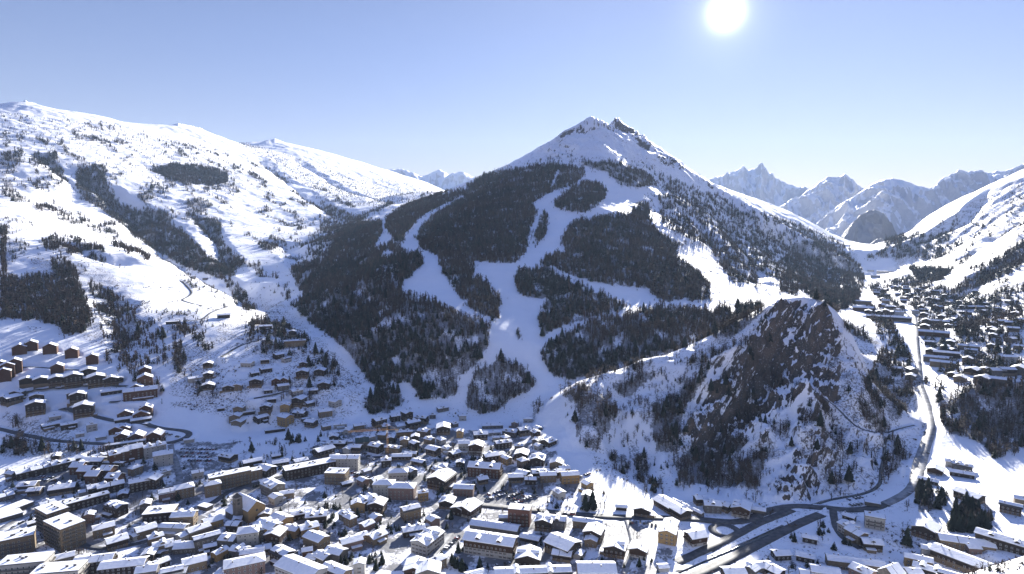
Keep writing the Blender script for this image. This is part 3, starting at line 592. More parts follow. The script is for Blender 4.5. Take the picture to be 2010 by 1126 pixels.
class MB:
    def __init__(s): s.V = []; s.F = []; s.M = []
    def face(s, pts_, m=0):
        k = len(s.V); s.V += [tuple(p) for p in pts_]; s.F.append(tuple(range(k, k + len(pts_)))); s.M.append(m)
    def hexa(s, b, t, m=0):     # 4 bottom, 4 top points, ccw from above
        k = len(s.V); s.V += [tuple(p) for p in b] + [tuple(p) for p in t]
        for f in ((3, 2, 1, 0), (4, 5, 6, 7), (0, 1, 5, 4), (1, 2, 6, 5), (2, 3, 7, 6), (3, 0, 4, 7)): s.F.append(tuple(k + i for i in f)); s.M.append(m)
    def box(s, x0, x1, y0, y1, z0, z1, m=0): s.hexa([(x0, y0, z0), (x1, y0, z0), (x1, y1, z0), (x0, y1, z0)], [(x0, y0, z1), (x1, y0, z1), (x1, y1, z1), (x0, y1, z1)], m)
    def bar(s, a, b, r, m=0):
        a, b = Vector(a), Vector(b); d = (b - a).normalized(); u = d.cross(Vector((0, 0, 1)) if abs(d.z) < .9 else Vector((1, 0, 0))).normalized() * r; v = d.cross(u).normalized() * r
        s.hexa([a + u + v, a - u + v, a - u - v, a + u - v], [b + u + v, b - u + v, b - u - v, b + u - v], m)
    def build(s, name, mats, parent=None, me=None):
        me = bpy.data.meshes.new(name); me.from_pydata(s.V, [], s.F)
        for m in mats: me.materials.append(MATS[m])
        if len(mats) > 1: me.polygons.foreach_set('material_index', s.M)
        me.update(); return link(name, me, parent)
FOOT = []; HOUSES = []
def win_mesh(name, shut, tall=1.3):
    b = MB(); b.box(-.62, .62, -.06, .05, -tall / 2 - .08, tall / 2 + .08, 0); b.box(-.5, -.04, -.09, -.05, -tall / 2, tall / 2, 1); b.box(.04, .5, -.09, -.05, -tall / 2, tall / 2, 1)
    if shut: b.box(-1.12, -.64, -.1, .02, -tall / 2, tall / 2, 2); b.box(.64, 1.12, -.1, .02, -tall / 2, tall / 2, 2)
    o = b.build(name, ['frame_white', 'glass', 'shutter']); me = o.data; bpy.data.objects.remove(o); return me
WIN = [win_mesh('window', True), win_mesh('window', False), win_mesh('window', False, 1.9)]
rh = random.Random(21)
def gable_prism(b, L, W, z0, ze, zr, m=0):
    l, w_ = L / 2, W / 2
    b.face([(-l, -w_, z0), (l, -w_, z0), (l, -w_, ze), (-l, -w_, ze)], m); b.face([(l, w_, z0), (-l, w_, z0), (-l, w_, ze), (l, w_, ze)], m)
    b.face([(l, -w_, z0), (l, w_, z0), (l, w_, ze), (l, 0, zr), (l, -w_, ze)], m); b.face([(-l, w_, z0), (-l, -w_, z0), (-l, -w_, ze), (-l, 0, zr), (-l, w_, ze)], m)
    b.face([(-l, -w_, ze), (l, -w_, ze), (l, 0, zr), (-l, 0, zr)], m); b.face([(l, w_, ze), (-l, w_, ze), (-l, 0, zr), (l, 0, zr)], m)
def slope_slab(b, x0, x1, W, ze, tp, th, s, ins=0, d0=0, m=0, y_in=.0):
    """one roof plane; s = -1 or 1; d0 lifts it, ins pulls the eave in"""
    w_ = W / 2 - ins; zt = lambda y: ze + (W / 2 - y) * tp + d0
    e = [(x0, s * w_, zt(w_)), (x1, s * w_, zt(w_)), (x1, s * y_in, zt(y_in)), (x0, s * y_in, zt(y_in))]
    if s > 0: e = [e[1], e[0], e[3], e[2]]
    b.hexa(e, [(p[0], p[1], p[2] + th) for p in e], m)
TYPES = {  # lower wall, upper wall, pitch, overhang, roof kind
 'c': ('plaster_white', 'wood_brown', .32, 1.1, 'g'), 'e': ('plaster_beige', 'wood_dark', .32, 1.0, 'g'), 'd': ('wood_dark', None, .32, .9, 'g'), 'r': ('wood_red', None, .5, .7, 'g'), 'w': ('plaster_white', None, .32, .7, 'g'),
 'b': ('plaster_beige', None, .34, .7, 'g'), 'o': ('plaster_ochre', None, .34, .6, 'g'), 'g': ('plaster_grey', None, .36, .6, 'g'), 'p': ('plaster_pink', None, .36, .6, 'g'), 's': ('stone', None, .8, .5, 'g'),
 'W': ('plaster_white', None, 0, .5, 'f'), 'B': ('plaster_beige', None, 0, .5, 'f'), 'D': ('wood_dark', None, 0, .7, 'f'), 'R': ('brick_red', None, 0, .3, 'f'), 'G': ('plaster_grey', None, 0, .5, 'f'),
 'h': ('plaster_white', None, .4, .7, 'h'), 'k': ('plaster_beige', None, .4, .7, 'h'), 'q': ('plaster_pink', None, .34, .7, 'h'), 'n': ('plaster_grey', None, .6, .4, 'n')}
DESC = {'c': 'white-and-brown chalet', 'e': 'beige-and-brown chalet', 'd': 'dark wooden chalet', 'r': 'reddish wooden chalet', 'w': 'white gabled house', 'b': 'beige gabled house', 'o': 'ochre gabled house', 'g': 'grey gabled house',
 'p': 'pinkish gabled house', 's': 'steep-roofed stone house', 'W': 'white flat-roofed block', 'B': 'beige flat-roofed block', 'D': 'dark flat-roofed block', 'R': 'red-brown flat-roofed block', 'G': 'grey flat-roofed building', 'h': 'white hip-roofed house', 'k': 'beige hip-roofed house', 'q': 'pinkish hip-roofed house', 'n': 'house with a bare green roof'}
def pad(x, y, z, rad, blend=5.0):
    r = math.hypot(x, y); th = math.atan2(x, y); Rm = rad + blend
    i0, i1 = np.searchsorted(RR, r - Rm), np.searchsorted(RR, r + Rm) + 1; j0 = int((th - Rm / r + AMAX) / (2 * AMAX) * (NA - 1)); j1 = int((th + Rm / r + AMAX) / (2 * AMAX) * (NA - 1)) + 2; j0 = max(0, j0)
    if i1 <= i0 or j1 <= j0: return
    q = np.hypot(X[i0:i1, j0:j1] - x, Y[i0:i1, j0:j1] - y); w_ = (1 - sstep(rad, Rm, q)) * .85; Z[i0:i1, j0:j1] = Z[i0:i1, j0:j1] * (1 - w_) + z * w_
NWIN = 0
def house(px, py, Lr, W, ang, h, ty, label=None, name=None):
    global NWIN
    if ty in 'bgp' and not label and rh.random() < .35: ty = rh.choice('eed')
    ca_, sa_ = math.cos(R(ang)), math.sin(R(ang)); Lr *= math.hypot(ca_, .8 * sa_); W *= math.hypot(.85 * ca_, sa_)
    low, up, tp, ov, kind = TYPES[ty]; rise = W / 2 * tp
    x, y, z = cast(px, py, h + rise * .45, 500 * KS); th = math.atan2(x, y); r = math.hypot(x, y); wa = R(ang) - th
    pad(x, y, z, max(Lr, W) * .56)
    cx = [(x + math.cos(wa) * a * Lr / 2 - math.sin(wa) * b * W / 2, y + math.sin(wa) * a * Lr / 2 + math.cos(wa) * b * W / 2) for a in (-1, 1) for b in (-1, 1)]
    zs = [float(hz(*c)) for c in cx]; base = max(min(zs), np.mean(zs) - 1.0) ; z0 = min(zs) - base - 1.0
    kindname = name or ('apartment_block' if kind == 'f' and h > 7 else 'shed' if h <= 3.5 else 'chalet' if ty in 'cedr' else 'house')
    o = empty(kindname, (x, y, base), wa); far = r > 1150 * KS
    zr = h + rise; b = MB(); b_up = MB()
    if kind in 'gn':
        if up:
            hs = h * (.5 if h > 7 else .38); b.box(-Lr / 2, Lr / 2, -W / 2, W / 2, z0, hs); gable_prism(b_up, Lr + .12, W + .12, hs, h, zr)
        else: gable_prism(b, Lr, W, z0, h, zr)
    else: b.box(-Lr / 2, Lr / 2, -W / 2, W / 2, z0, h)
    b.build('wall', [low], o)
    if up: b_up.build('timber_storey', [up], o)
    rf = MB(); sn = MB(); L2, W2 = Lr + 2 * ov, W + 2 * ov; t = .22; st_ = .34 + .16 * rh.random()
    ze = h - ov * tp
    if kind in 'gn':
        for s in (-1, 1): slope_slab(rf, -L2 / 2, L2 / 2, W2, ze + .02, tp, t, s)
        if kind == 'g':
            for s in (-1, 1):
                # the snow lies in one sheet, in bands between snow guards, or has slid off in part
                u = rh.random(); c0 = -L2 / 2 + .12; c1 = L2 / 2 - .12; cuts = [(c0, c1)]
                if u < .28 and Lr > 9: q = rh.uniform(.3, .7) * (c1 - c0) + c0; cuts = [(c0, q), (q + rh.uniform(.3, .8), c1)]
                for (a, c) in cuts:
                    if u > .9: slope_slab(sn, a, c, W2, ze + .02, tp, st_ * .7, s, rh.uniform(.8, 2.2), t, 0, .05)
                    elif u > .66: ym = W2 * rh.uniform(.2, .3); slope_slab(sn, a, c, W2, ze + .02, tp, st_, s, .1, t, 0, ym + .25); slope_slab(sn, a, c, W2, ze + .02, tp, st_, s, W2 / 2 - ym, t, 0, .0)
                    else: slope_slab(sn, a, c, W2, ze + .02, tp, st_, s, .1, t, 0, .0)
    elif kind == 'f':
        rf.box(-L2 / 2, L2 / 2, -W2 / 2, W2 / 2, h, h + .35); i_ = .3
        sn.box(-L2 / 2 + i_, L2 / 2 - i_, -W2 / 2 + i_, W2 / 2 - i_, h + .35, h + .7)
    else:
        l, w_, lr = L2 / 2, W2 / 2, max(.3, (L2 - W2) / 2)
        def hip(bb, d, e0, e1):
            k = len(bb.V); bb.V += [(-l + d, -w_ + d, e0), (l - d, -w_ + d, e0), (l - d, w_ - d, e0), (-l + d, w_ - d, e0), (-l + d, -w_ + d, e1), (l - d, -w_ + d, e1), (l - d, w_ - d, e1), (-l + d, w_ - d, e1), (-lr, 0, e1 + (w_ - d) * tp), (lr, 0, e1 + (w_ - d) * tp)]
            for f in ((3, 2, 1, 0), (0, 1, 5, 4), (1, 2, 6, 5), (2, 3, 7, 6), (3, 0, 4, 7), (4, 5, 9, 8), (5, 6, 9), (6, 7, 8, 9), (7, 4, 8)): bb.F.append(tuple(k + i for i in f)); bb.M.append(0)
        hip(rf, 0, h - .3, h); hip(sn, .12, h + .02, h + .42)
    if kind == 'g' and h > 4.5 and r < 1100 * KS and rh.random() < .45 and tp < .7:
        for s in ((-1, 1) if rh.random() < .4 else (rh.choice((-1, 1)),)):      # dormers break the roof planes
            for dx in ([0] if Lr < 15 else [-Lr * .22, Lr * .22]):
                yb = s * (W / 2 - .6); zb = h - .2; hw = 1.5; yt = s * W * .12; z1 = h + 1.2 + .15 * W * tp
                dm = MB(); y0_, y1_ = min(yb, yt), max(yb, yt); dm.box(dx - hw, dx + hw, y0_, y1_, zb, z1, 0); dm.build('dormer', [up or low], o)
                sd = MB(); 
                for q in (-1, 1):
                    e = [(dx, y0_ - .4, z1 + .9), (dx + q * (hw + .4), y0_ - .4, z1 - .1), (dx + q * (hw + .4), y1_ + .4, z1 - .1), (dx, y1_ + .4, z1 + .9)]
                    if q < 0: e = e[::-1]
                    sd.hexa(e, [(a_, b_, c_ + .45) for a_, b_, c_ in e])
                sd.build('dormer_roof', ['roof_snow'], o)
    if kind in 'gn' and h > 4.5 and rh.random() < .35:
        s = rh.choice((-1, 1)); la = Lr * rh.uniform(.35, .6); xa = rh.uniform(-.5, .5) * (Lr - la); an = MB(); ya, yb_ = sorted((s * (W / 2 + .03), s * (W / 2 + 3.2)))
        an.box(xa - la / 2, xa + la / 2, ya, yb_, z0, 2.6); an.build('annex', [low], o); an = MB()
        an.box(xa - la / 2 - .3, xa + la / 2 + .3, ya, yb_ + (.3 if s > 0 else 0), 2.6, 3.1); an.build('annex_roof', ['roof_snow'], o)
    roof = rf.build('roof', ['roof_green' if kind == 'n' else 'roof_sheet'], o)
    if sn.V: sn.build('snow_cover', ['roof_snow'], roof)
    if r < 1400 * KS and h > 3.5:
        for k in range(1 if Lr < 18 else 2 + (Lr > 35) + (kind == 'f') * 2):
            cxp = rh.uniform(-.38, .38) * Lr; cyp = rh.uniform(-.2, .2) * W; zt = (zr - abs(cyp) * tp if kind != 'f' else h + .4); c = MB(); s_ = .4 if kind != 'f' else .9
            c.box(cxp - s_, cxp + s_, cyp - .35, cyp + .35, zt - .6, zt + 1.5, 0); c.box(cxp - s_ - .06, cxp + s_ + .06, cyp - .41, cyp + .41, zt + 1.5, zt + 1.72, 1); c.build('chimney', ['stone', 'roof_snow'], roof)
    # windows and balconies on the sides one can see
    if r < 1250 * KS and h > 3.5:
        sides = [(0, -1, Lr, W / 2), (0, 1, Lr, W / 2), (1, 0, W, Lr / 2), (-1, 0, W, Lr / 2)]; ca, sa = math.cos(wa), math.sin(wa)
        for nx, ny, ln, off in sides:
            wx, wy = nx * ca - ny * sa, nx * sa + ny * ca; facing = -(wx * x + wy * y) / r
            if facing < .18: continue
            rot = math.atan2(ny, nx) + math.pi / 2
            nf = max(1, int((h - .6) / 2.8)); step = 3.1 if r < 850 * KS else 4.0; nc = max(1, int((ln - 1.6) / step))
            if NWIN > 3300: nf = min(nf, 1)
            for f in range(nf):
                for c in range(nc):
                    if rh.random() < .10: continue
                    u = (c + .5) / nc * (ln - 1.2) - (ln - 1.2) / 2; pr = .06 if up and 1.7 + f * 2.8 > h * (.5 if h > 7 else .38) else 0
                    m = link('window', WIN[0 if ty in 'cewboph' and (f + c) % 1 == 0 and h < 12 else 1], o)
                    tx_, ty_ = -ny, nx
                    m.location = (nx * (off + pr) + tx_ * u, ny * (off + pr) + ty_ * u, 1.7 + f * 2.8); m.rotation_euler = (0, 0, rot); NWIN += 1
            if (ty in 'cedr' or (kind == 'f' and h > 9)) and r < 1250 * KS and (nx != 0 or kind == 'f'):
                for f in range(1, nf if kind == 'f' else min(nf, 3)):
                    bb = MB(); zb = .35 + f * 2.8; lw = ln * .88; d = 1.2; q0 = off + .02
                    bb.box(-lw / 2, lw / 2, -d, 0, zb, zb + .15, 0); bb.box(-lw / 2, lw / 2, -d, -d + .07, zb + .2, zb + 1.05, 0); bb.box(-lw / 2, -lw / 2 + .07, -d + .07, 0, zb + .15, zb + 1.05, 0); bb.box(lw / 2 - .07, lw / 2, -d + .07, 0, zb + .15, zb + 1.05, 0)
                    q = bb.build('balcony', ['wood_brown' if kind != 'f' or ty in 'DR' else 'plaster_grey'], o); q.location = (nx * (q0 + .07), ny * (q0 + .07), 0); q.rotation_euler = (0, 0, rot)
    FOOT.append((x, y, max(Lr, W) * .55 + 2.0)); HOUSES.append([o, px, py, ty, label, h, Lr])
    return o
def tile(ox, oy, sc, s, grow=1.0):
    for t in s.replace('\n', ';').split(';'):
        t = t.split()
        if len(t) < 7: continue
        x, y, Lr, W, an, h = map(float, t[:6]); house(ox + x / sc, oy + y / sc, Lr * grow, W * grow, an, h * grow * (1.25 if grow > 1 and t[6] in 're' and h >= 7 else 1), t[6], ' '.join(t[7:]).replace('_', ' ') or None)
K = 3.254
tile(0, 780, K, '''725 345 9 13 10 12 r; 780 330 9 13 10 12 r; 825 315 9 13 10 12 r; 875 305 9 13 10 12 r
1040 345 17 15 0 12 h tall_white_four-storey_hip-roofed_hotel_above_the_dark_street_at_left; 985 298 20 11 10 12 w
500 372 13 12 0 6 k; 600 388 22 12 -35 7 d; 640 362 14 9 10 6 w; 505 418 12 13 -35 8 r; 555 445 12 13 -35 8 r; 605 475 12 13 -35 8 r; 690 440 12 12 -38 8 r; 735 490 13 12 -38 8 r; 722 410 24 3 -38 4 d
165 460 16 11 12 7 d; 275 435 19 11 10 7 d; 400 405 18 11 10 8 d; 345 415 10 10 70 7 d
180 545 14 11 -25 6 e; 225 580 10 9 -25 5 e; 400 560 19 13 -12 6 e; 550 590 11 8 0 5 w; 610 560 12 11 5 7 d; 705 548 20 11 5 7 d
400 668 16 8 8 7 B; 555 640 32 9 10 7 D; 300 665 10 9 10 5 w; 740 680 18 11 -58 8 d; 915 515 22 13 0 9 d; 975 505 14 12 60 9 d; 1065 590 13 10 0 8 p; 1040 465 11 9 20 5 w
1025 716 23 17 -18 8 D dark_square_flat-roofed_building_with_clean_white_roof_at_left
330 705 26 15 -70 18 B; 410 790 32 17 -68 18 B
660 815 14 11 4 7 b; 745 895 13 12 8 6 b; 930 825 14 12 12 6 b; 1040 925 13 9 0 6 b; 955 980 12 8 70 5 g; 1105 930 10 8 0 5 g
75 880 27 18 -8 13 B; 165 1030 30 15 -28 13 W; 380 1085 30 15 -28 12 W; 605 1020 24 12 -20 9 d; 790 1050 28 12 -20 9 d; 940 1085 13 11 -15 7 g; 400 1008 14 9 -5 4 g; 1100 1095 13 10 -5 6 w
80 700 27 14 30 3.4 G; 20 755 24 14 10 3.4 G; 20 620 14 10 10 4 g; 70 590 10 8 20 4 g
330 160 19 10 15 5 b; 440 160 15 9 5 6 b; 585 165 10 7 5 8 w; 350 112 11 7 5 5 w; 510 225 8 6 0 4 w; 645 252 10 5 0 3 W; 60 1050 9 7 0 5 w; 215 790 8 6 10 4 d; 870 870 8 6 30 4 w''')
tile(280, 780, K, '''350 468 10 9 5 6 w; 265 560 15 13 5 9 k; 155 597 12 10 2 7 p; 555 480 36 12 8 13 B; 445 540 13 11 5 11 k
545 362 18 11 -48 6 e; 700 398 17 9 12 6 e; 705 460 15 11 8 9 B; 790 440 16 13 -50 7 d; 880 405 15 9 5 4 d; 1010 395 13 9 15 4 d; 850 365 8 6 10 3 d
445 772 14 12 15 6 o; 265 738 18 12 -22 8 b; 355 828 16 12 20 6 b; 200 815 22 8 -35 6 w; 270 865 11 8 30 5 w; 410 880 18 11 8 9 g; 555 885 13 12 -35 8 g; 800 800 21 13 -52 11 o
675 838 15 13 -8 12 h; 745 822 9 12 -5 10 g; 850 850 13 12 60 10 c; 580 800 10 8 -30 6 d; 880 760 17 14 -55 8 o; 1010 728 15 9 5 5 d; 1110 738 16 12 -5 6 d; 955 828 13 9 -40 6 o; 1060 815 14 11 15 7 o
290 935 18 12 -20 4 g; 330 1030 15 12 2 6 b; 200 1100 17 9 -20 4 w; 620 960 13 9 -40 6 g; 700 975 16 9 -8 6 g; 770 950 10 9 0 5 g; 650 1035 26 14 0 9 q; 890 975 17 11 -55 7 b
1010 1070 38 17 -50 10 w long_white_roof_with_a_row_of_small_vents,_slanting_at_bottom_edge; 1110 880 19 12 -50 8 b; 1050 965 7 6 0 7 r; 510 1112 10 9 60 5 w; 850 625 10 9 -58 6 w; 830 545 21 14 -60 9 g; 120 1040 9 7 20 4 d; 600 690 9 8 -60 4 g
400 690 12 7 -50 3 G; 1090 1010 8 7 -40 4 g; 430 940 8 6 0 5 d; 80 880 10 8 10 6 b''')
tile(560, 780, K, '''155 425 48 15 12 10 D long_dark_brown_flat-roofed_block_behind_the_church; 330 468 20 15 -20 11 B; 385 375 27 12 -14 12 w; 245 320 20 13 30 7 e; 330 280 20 10 -18 6 g; 450 305 12 10 -20 6 e; 400 318 10 8 60 5 w; 90 398 10 8 0 4 d
490 265 14 13 5 8 n house_with_bare_dark_green_roof_left_of_the_crane_mast; 405 275 8 7 0 5 w; 165 145 14 10 -40 7 b; 470 170 12 9 12 5 b; 600 130 15 13 30 9 e; 350 165 15 7 0 5 w; 400 200 13 7 70 5 w; 260 175 10 8 20 5 b; 330 215 8 7 0 4 w
700 110 11 9 20 7 d; 775 85 17 10 -62 11 g; 815 150 16 12 25 8 e; 870 118 16 10 -30 8 g; 940 105 8 6 0 5 g; 1005 60 15 7 25 5 g; 735 175 10 8 20 5 w; 885 205 13 10 -30 7 b; 1010 175 20 15 88 8 e large_dark_chalet_with_stepped_snowy_gable_at_foot_of_the_piste; 760 215 18 8 0 6 o
680 248 11 9 80 6 b; 760 262 10 9 88 8 b; 830 240 9 8 88 8 e; 580 295 14 11 -40 8 g; 690 312 16 10 -25 6 b; 920 258 11 8 -40 6 b; 945 318 14 11 -40 7 e; 1030 318 9 8 -35 5 w; 640 175 9 8 20 5 g; 540 245 10 8 30 6 w; 620 230 9 8 -20 6 b; 800 350 12 7 -10 4 g
745 365 20 9 -8 4 g; 850 400 14 7 -35 4 g; 722 462 18 12 -5 8 h; 630 535 18 13 -14 12 h; 748 555 23 14 -14 11 q; 1000 490 25 20 60 10 e; 520 640 17 13 25 8 b; 590 660 14 13 70 8 e; 460 665 9 12 90 8 o; 800 700 15 12 20 8 b; 1035 648 14 12 75 6 e; 1110 690 12 10 60 6 b
420 900 16 11 15 6 p; 585 868 14 11 35 5 b; 320 972 15 12 -40 6 g; 240 1000 13 10 -50 5 g; 320 1090 22 12 -48 7 b; 820 830 17 9 10 5 d; 910 880 27 15 55 9 w white_house_with_plain_gable_wall_and_nine_small_windows; 830 1060 17 13 80 9 c; 915 1080 16 16 85 10 g; 490 870 8 7 20 4 o; 390 540 9 6 20 3 d; 215 870 8 7 -50 4 g; 1015 545 10 7 40 4 b; 130 130 9 7 20 4 d; 520 460 9 7 30 3 w''')
tile(840, 780, K, '''412 170 25 9 5 4 g; 420 215 15 9 10 4 w; 335 222 15 12 8 7 b; 530 205 18 13 -25 6 g; 615 192 14 12 20 8 b; 435 250 8 6 0 4 w; 480 278 18 9 20 7 p; 580 300 9 7 0 5 g; 700 262 11 8 60 6 g; 772 262 14 12 50 6 d; 705 300 8 7 -50 5 w; 230 280 12 12 0 11 w; 310 290 16 14 80 11 c
400 360 14 11 20 7 e; 600 342 16 13 80 7 e; 700 372 17 14 82 7 d; 825 398 16 13 82 7 b; 365 425 32 15 -14 10 r large_red-brown_hotel_with_dormered_roof_in_the_middle_of_town; 348 510 9 8 20 5 e; 230 565 18 11 -10 7 p; 560 492 13 10 5 6 b; 605 472 12 10 -30 6 b; 655 512 10 8 0 5 g; 720 465 16 10 8 6 b; 765 482 15 10 10 7 b; 840 460 9 8 30 6 e; 905 480 17 11 15 8 o; 872 445 10 8 10 6 g; 630 180 9 7 0 5 w
260 680 20 16 55 7 c; 587 700 18 12 -10 14 R red-brown_cube-like_block_with_flat_white_roof_by_the_car_park; 428 808 40 12 -18 5 g long_low_hall_with_rounded_white_roof; 400 888 38 17 -18 11 c wide_white_and_brown_hotel_with_rows_of_windows; 642 988 18 17 85 6 b; 790 762 23 13 -10 7 g; 740 770 12 13 80 8 b; 655 885 15 8 -20 3 d; 860 910 22 19 -35 8 e; 858 985 13 9 -10 5 e; 968 990 9 7 70 3 w; 1020 782 23 8 -8 6 b; 1062 832 17 13 75 8 b; 1045 892 11 9 80 5 b
670 1100 52 13 6 8 w long_white_roof_at_the_bottom_edge_in_the_middle; 1075 1075 26 17 8 9 p; 300 1118 13 10 20 4 w; 490 755 9 7 0 3 g; 590 1110 8 7 0 3 d''')
tile(1120, 780, K, '''460 690 17 13 84 6 e; 615 655 22 14 -48 6 e; 705 708 14 12 -48 6 e; 745 690 36 4 -40 4 g; 835 632 12 9 25 6 e; 905 668 14 12 10 7 g; 975 668 13 10 -25 6 e; 1092 680 19 14 84 8 c; 640 792 12 11 80 8 b; 622 838 14 13 82 9 o; 800 862 14 13 35 7 c; 285 930 16 15 82 7 e; 437 945 14 12 80 6 c; 590 1072 7 6 20 3 w; 325 690 9 6 0 3 d''')
tile(1400, 780, K, '''282 706 13 8 0 3 g; 865 808 13 11 -42 7 w; 915 848 14 11 -40 7 b; 1032 752 14 11 5 10 W; 1010 910 13 11 20 6 b; 1018 668 12 6 5 3 G; 905 1032 37 11 15 6 b; 715 1092 18 12 10 6 b; 955 1090 14 12 -25 7 p; 130 1098 15 10 25 5 g; 248 1080 8 9 60 5 g; 318 1062 12 9 30 5 g; 385 1085 13 10 -30 5 g; 620 1115 13 9 10 4 w; 618 885 10 7 0 4 d; 432 985 12 9 30 4 d; 870 748 9 7 -20 4 d; 590 1000 12 9 0 4 d''')
tile(1660, 780, K, '''575 440 15 12 82 6 c; 688 402 13 9 0 6 w; 745 425 16 8 -5 5 g; 742 472 19 9 5 4 d; 530 518 15 7 -5 4 g; 790 605 20 13 -28 6 e; 1055 678 14 10 0 7 b; 1135 640 12 9 10 6 b; 515 808 20 16 78 8 b; 765 900 35 14 17 7 b; 1020 888 34 12 -8 8 d; 545 960 12 8 5 6 w; 735 1005 34 15 -18 8 b; 465 1018 17 9 5 7 o; 295 1085 14 11 60 8 s; 540 1085 19 9 -5 5 d; 430 1100 10 8 30 5 w; 815 943 9 7 30 5 p; 680 1118 13 8 0 3 w''')
# hillside chalets and the hamlet on the left
K5 = 2.963
tile(0, 520, K5, grow=1.12, s= '''112 462 14 14 85 8 r; 180 440 14 13 85 8 r; 292 458 14 14 80 8 r; 418 482 14 13 80 8 r; 415 500 13 9 60 5 r; 535 520 12 12 85 8 r; 333 572 14 12 82 7 r; 85 545 14 13 85 11 r; 42 565 14 13 85 11 r; 20 600 14 13 85 10 r; 5 560 12 12 85 9 r
155 650 14 13 86 8 e; 238 646 16 14 88 8 e; 325 642 16 14 90 8 e; 425 632 18 17 90 11 e; 560 635 18 17 90 10 e; 512 598 15 15 88 8 e; 645 650 14 14 90 7 e; 680 648 10 12 85 6 e; 495 650 14 8 0 6 e
842 592 13 12 88 8 r; 842 638 15 15 88 9 r; 815 715 32 13 0 8 r; 790 700 10 14 85 9 r; 65 755 16 13 30 7 e; 100 730 11 11 60 7 e; 212 745 13 12 85 9 e; 205 790 17 16 86 10 e; 455 735 15 14 80 9 e; 487 800 19 17 82 10 e; 655 722 22 10 3 4 d
730 845 14 14 82 6 r; 825 845 16 15 82 6 r; 848 818 12 12 82 8 r; 678 940 12 12 75 5 r; 722 935 11 11 75 5 r; 715 978 14 13 75 6 r; 797 978 14 13 75 6 r; 905 970 15 13 70 8 r; 720 888 16 8 2 3 d; 820 888 18 8 2 3 d; 790 1020 50 4 -3 4 d
1210 562 12 10 80 6 e; 1212 622 12 10 80 6 e; 1135 650 15 9 10 5 w; 1212 685 14 13 80 6 e; 1330 695 13 12 80 6 b; 1378 690 12 11 80 6 b; 1490 655 17 13 78 7 e; 1608 655 14 10 82 6 r; 1652 652 13 10 82 6 r; 1545 595 13 9 20 5 d; 1620 512 12 9 30 6 d; 1665 538 11 8 40 5 w; 1765 560 11 9 80 6 e; 1760 605 17 13 80 7 e; 1862 600 14 12 75 7 d
1885 675 16 13 80 7 d; 1645 692 12 9 10 6 g; 1722 718 13 11 25 6 w; 1740 765 15 12 60 7 e; 1702 380 10 9 80 7 e; 1715 438 27 11 0 8 B; 1545 350 16 9 -5 5 d; 1600 322 12 9 10 5 d; 1440 562 14 10 -30 5 w; 1392 815 13 10 70 6 b; 1548 808 13 11 75 7 e; 1662 800 14 10 75 8 o; 1660 868 15 12 -50 9 o; 1370 865 12 11 70 8 b; 1388 890 14 11 60 5 b; 1440 850 14 6 5 3 d; 1518 872 13 11 30 6 d; 1285 828 7 5 0 3 d; 1745 848 14 11 -35 6 e; 1890 838 14 11 10 7 b; 1948 780 13 10 -50 7 w
1300 285 17 9 0 5 d; 1002 328 16 5 0 3.4 D; 1120 62 10 7 20 5 g; 1192 72 11 8 0 5 g; 1385 178 10 8 40 5 d; 1600 955 20 3 2 3 D; 1540 545 10 8 0 5 e; 1480 620 9 7 20 5 d; 1560 720 9 7 0 4 d; 1800 790 10 8 30 5 e; 1820 720 10 8 0 5 d; 1100 1010 9 5 0 3 w; 430 735 12 10 60 6 e; 1580 770 9 7 0 5 e''')
# right-hand village
tile(1660, 440, K, '''110 488 36 12 0 8 b; 112 527 40 12 2 9 r; 275 585 78 13 1 9 e long_dark_block_with_small_gables_left_of_the_valley_road; 215 552 14 12 85 7 e; 255 545 13 12 85 7 e; 300 522 15 12 80 7 e; 340 556 17 12 20 7 w; 145 545 14 12 80 7 e; 200 550 20 10 0 6 w
515 605 15 13 85 9 e; 582 612 40 12 0 8 e; 655 608 14 13 85 9 e; 505 640 16 13 85 8 e; 565 682 44 12 0 8 r; 500 565 13 12 80 8 e; 612 580 12 11 80 8 e; 545 795 14 13 82 8 e; 640 772 15 12 80 7 b; 670 742 14 11 80 7 b; 645 812 33 12 2 8 b; 578 842 32 12 0 8 g; 620 872 30 13 0 8 b
782 848 13 12 80 7 b; 785 770 28 11 8 7 g; 800 795 16 10 0 6 g; 735 965 16 13 80 7 b; 815 915 20 14 70 8 e; 880 968 19 16 70 8 g; 890 915 13 10 80 7 o; 965 922 17 14 30 8 g; 1030 918 17 14 30 9 g; 968 978 18 12 0 8 g; 1110 905 22 17 80 9 g; 1035 838 22 13 30 8 w; 425 915 14 12 -60 7 g; 418 955 15 12 80 7 g; 330 912 12 10 20 6 e; 540 745 15 10 0 6 d; 690 945 12 10 70 6 d
1085 558 14 12 80 7 e; 1050 618 16 11 20 7 g; 1070 655 15 11 10 7 g; 1120 600 14 10 50 7 e; 860 520 14 11 10 7 g; 80 405 9 7 80 7 w; 1000 610 12 10 20 6 e; 970 530 12 10 0 6 e; 800 520 13 10 30 6 d; 880 545 14 10 60 6 e; 255 298 60 18 0 9 W; 190 325 30 12 0 7 w; 160 290 22 12 5 6 w''')
rv = random.Random(4)
for k in range(46):
    px = 1660 + rv.uniform(180, 640) / K; py = 440 + (rv.uniform(365, 560) if px > 1740 else rv.uniform(395, 540)) / K
    if any(abs(px - q[1]) < 5 and abs(py - q[2]) < 3.0 for q in HOUSES): continue
    if abs(px - (1757 + (py - 583) * .6)) < 5: continue
    house(px, py, rv.uniform(11, 17), rv.uniform(9, 12), rv.choice([85, 80, 0, 10, 60, -50]), rv.uniform(5, 8), rv.choice('eedbgwr'))
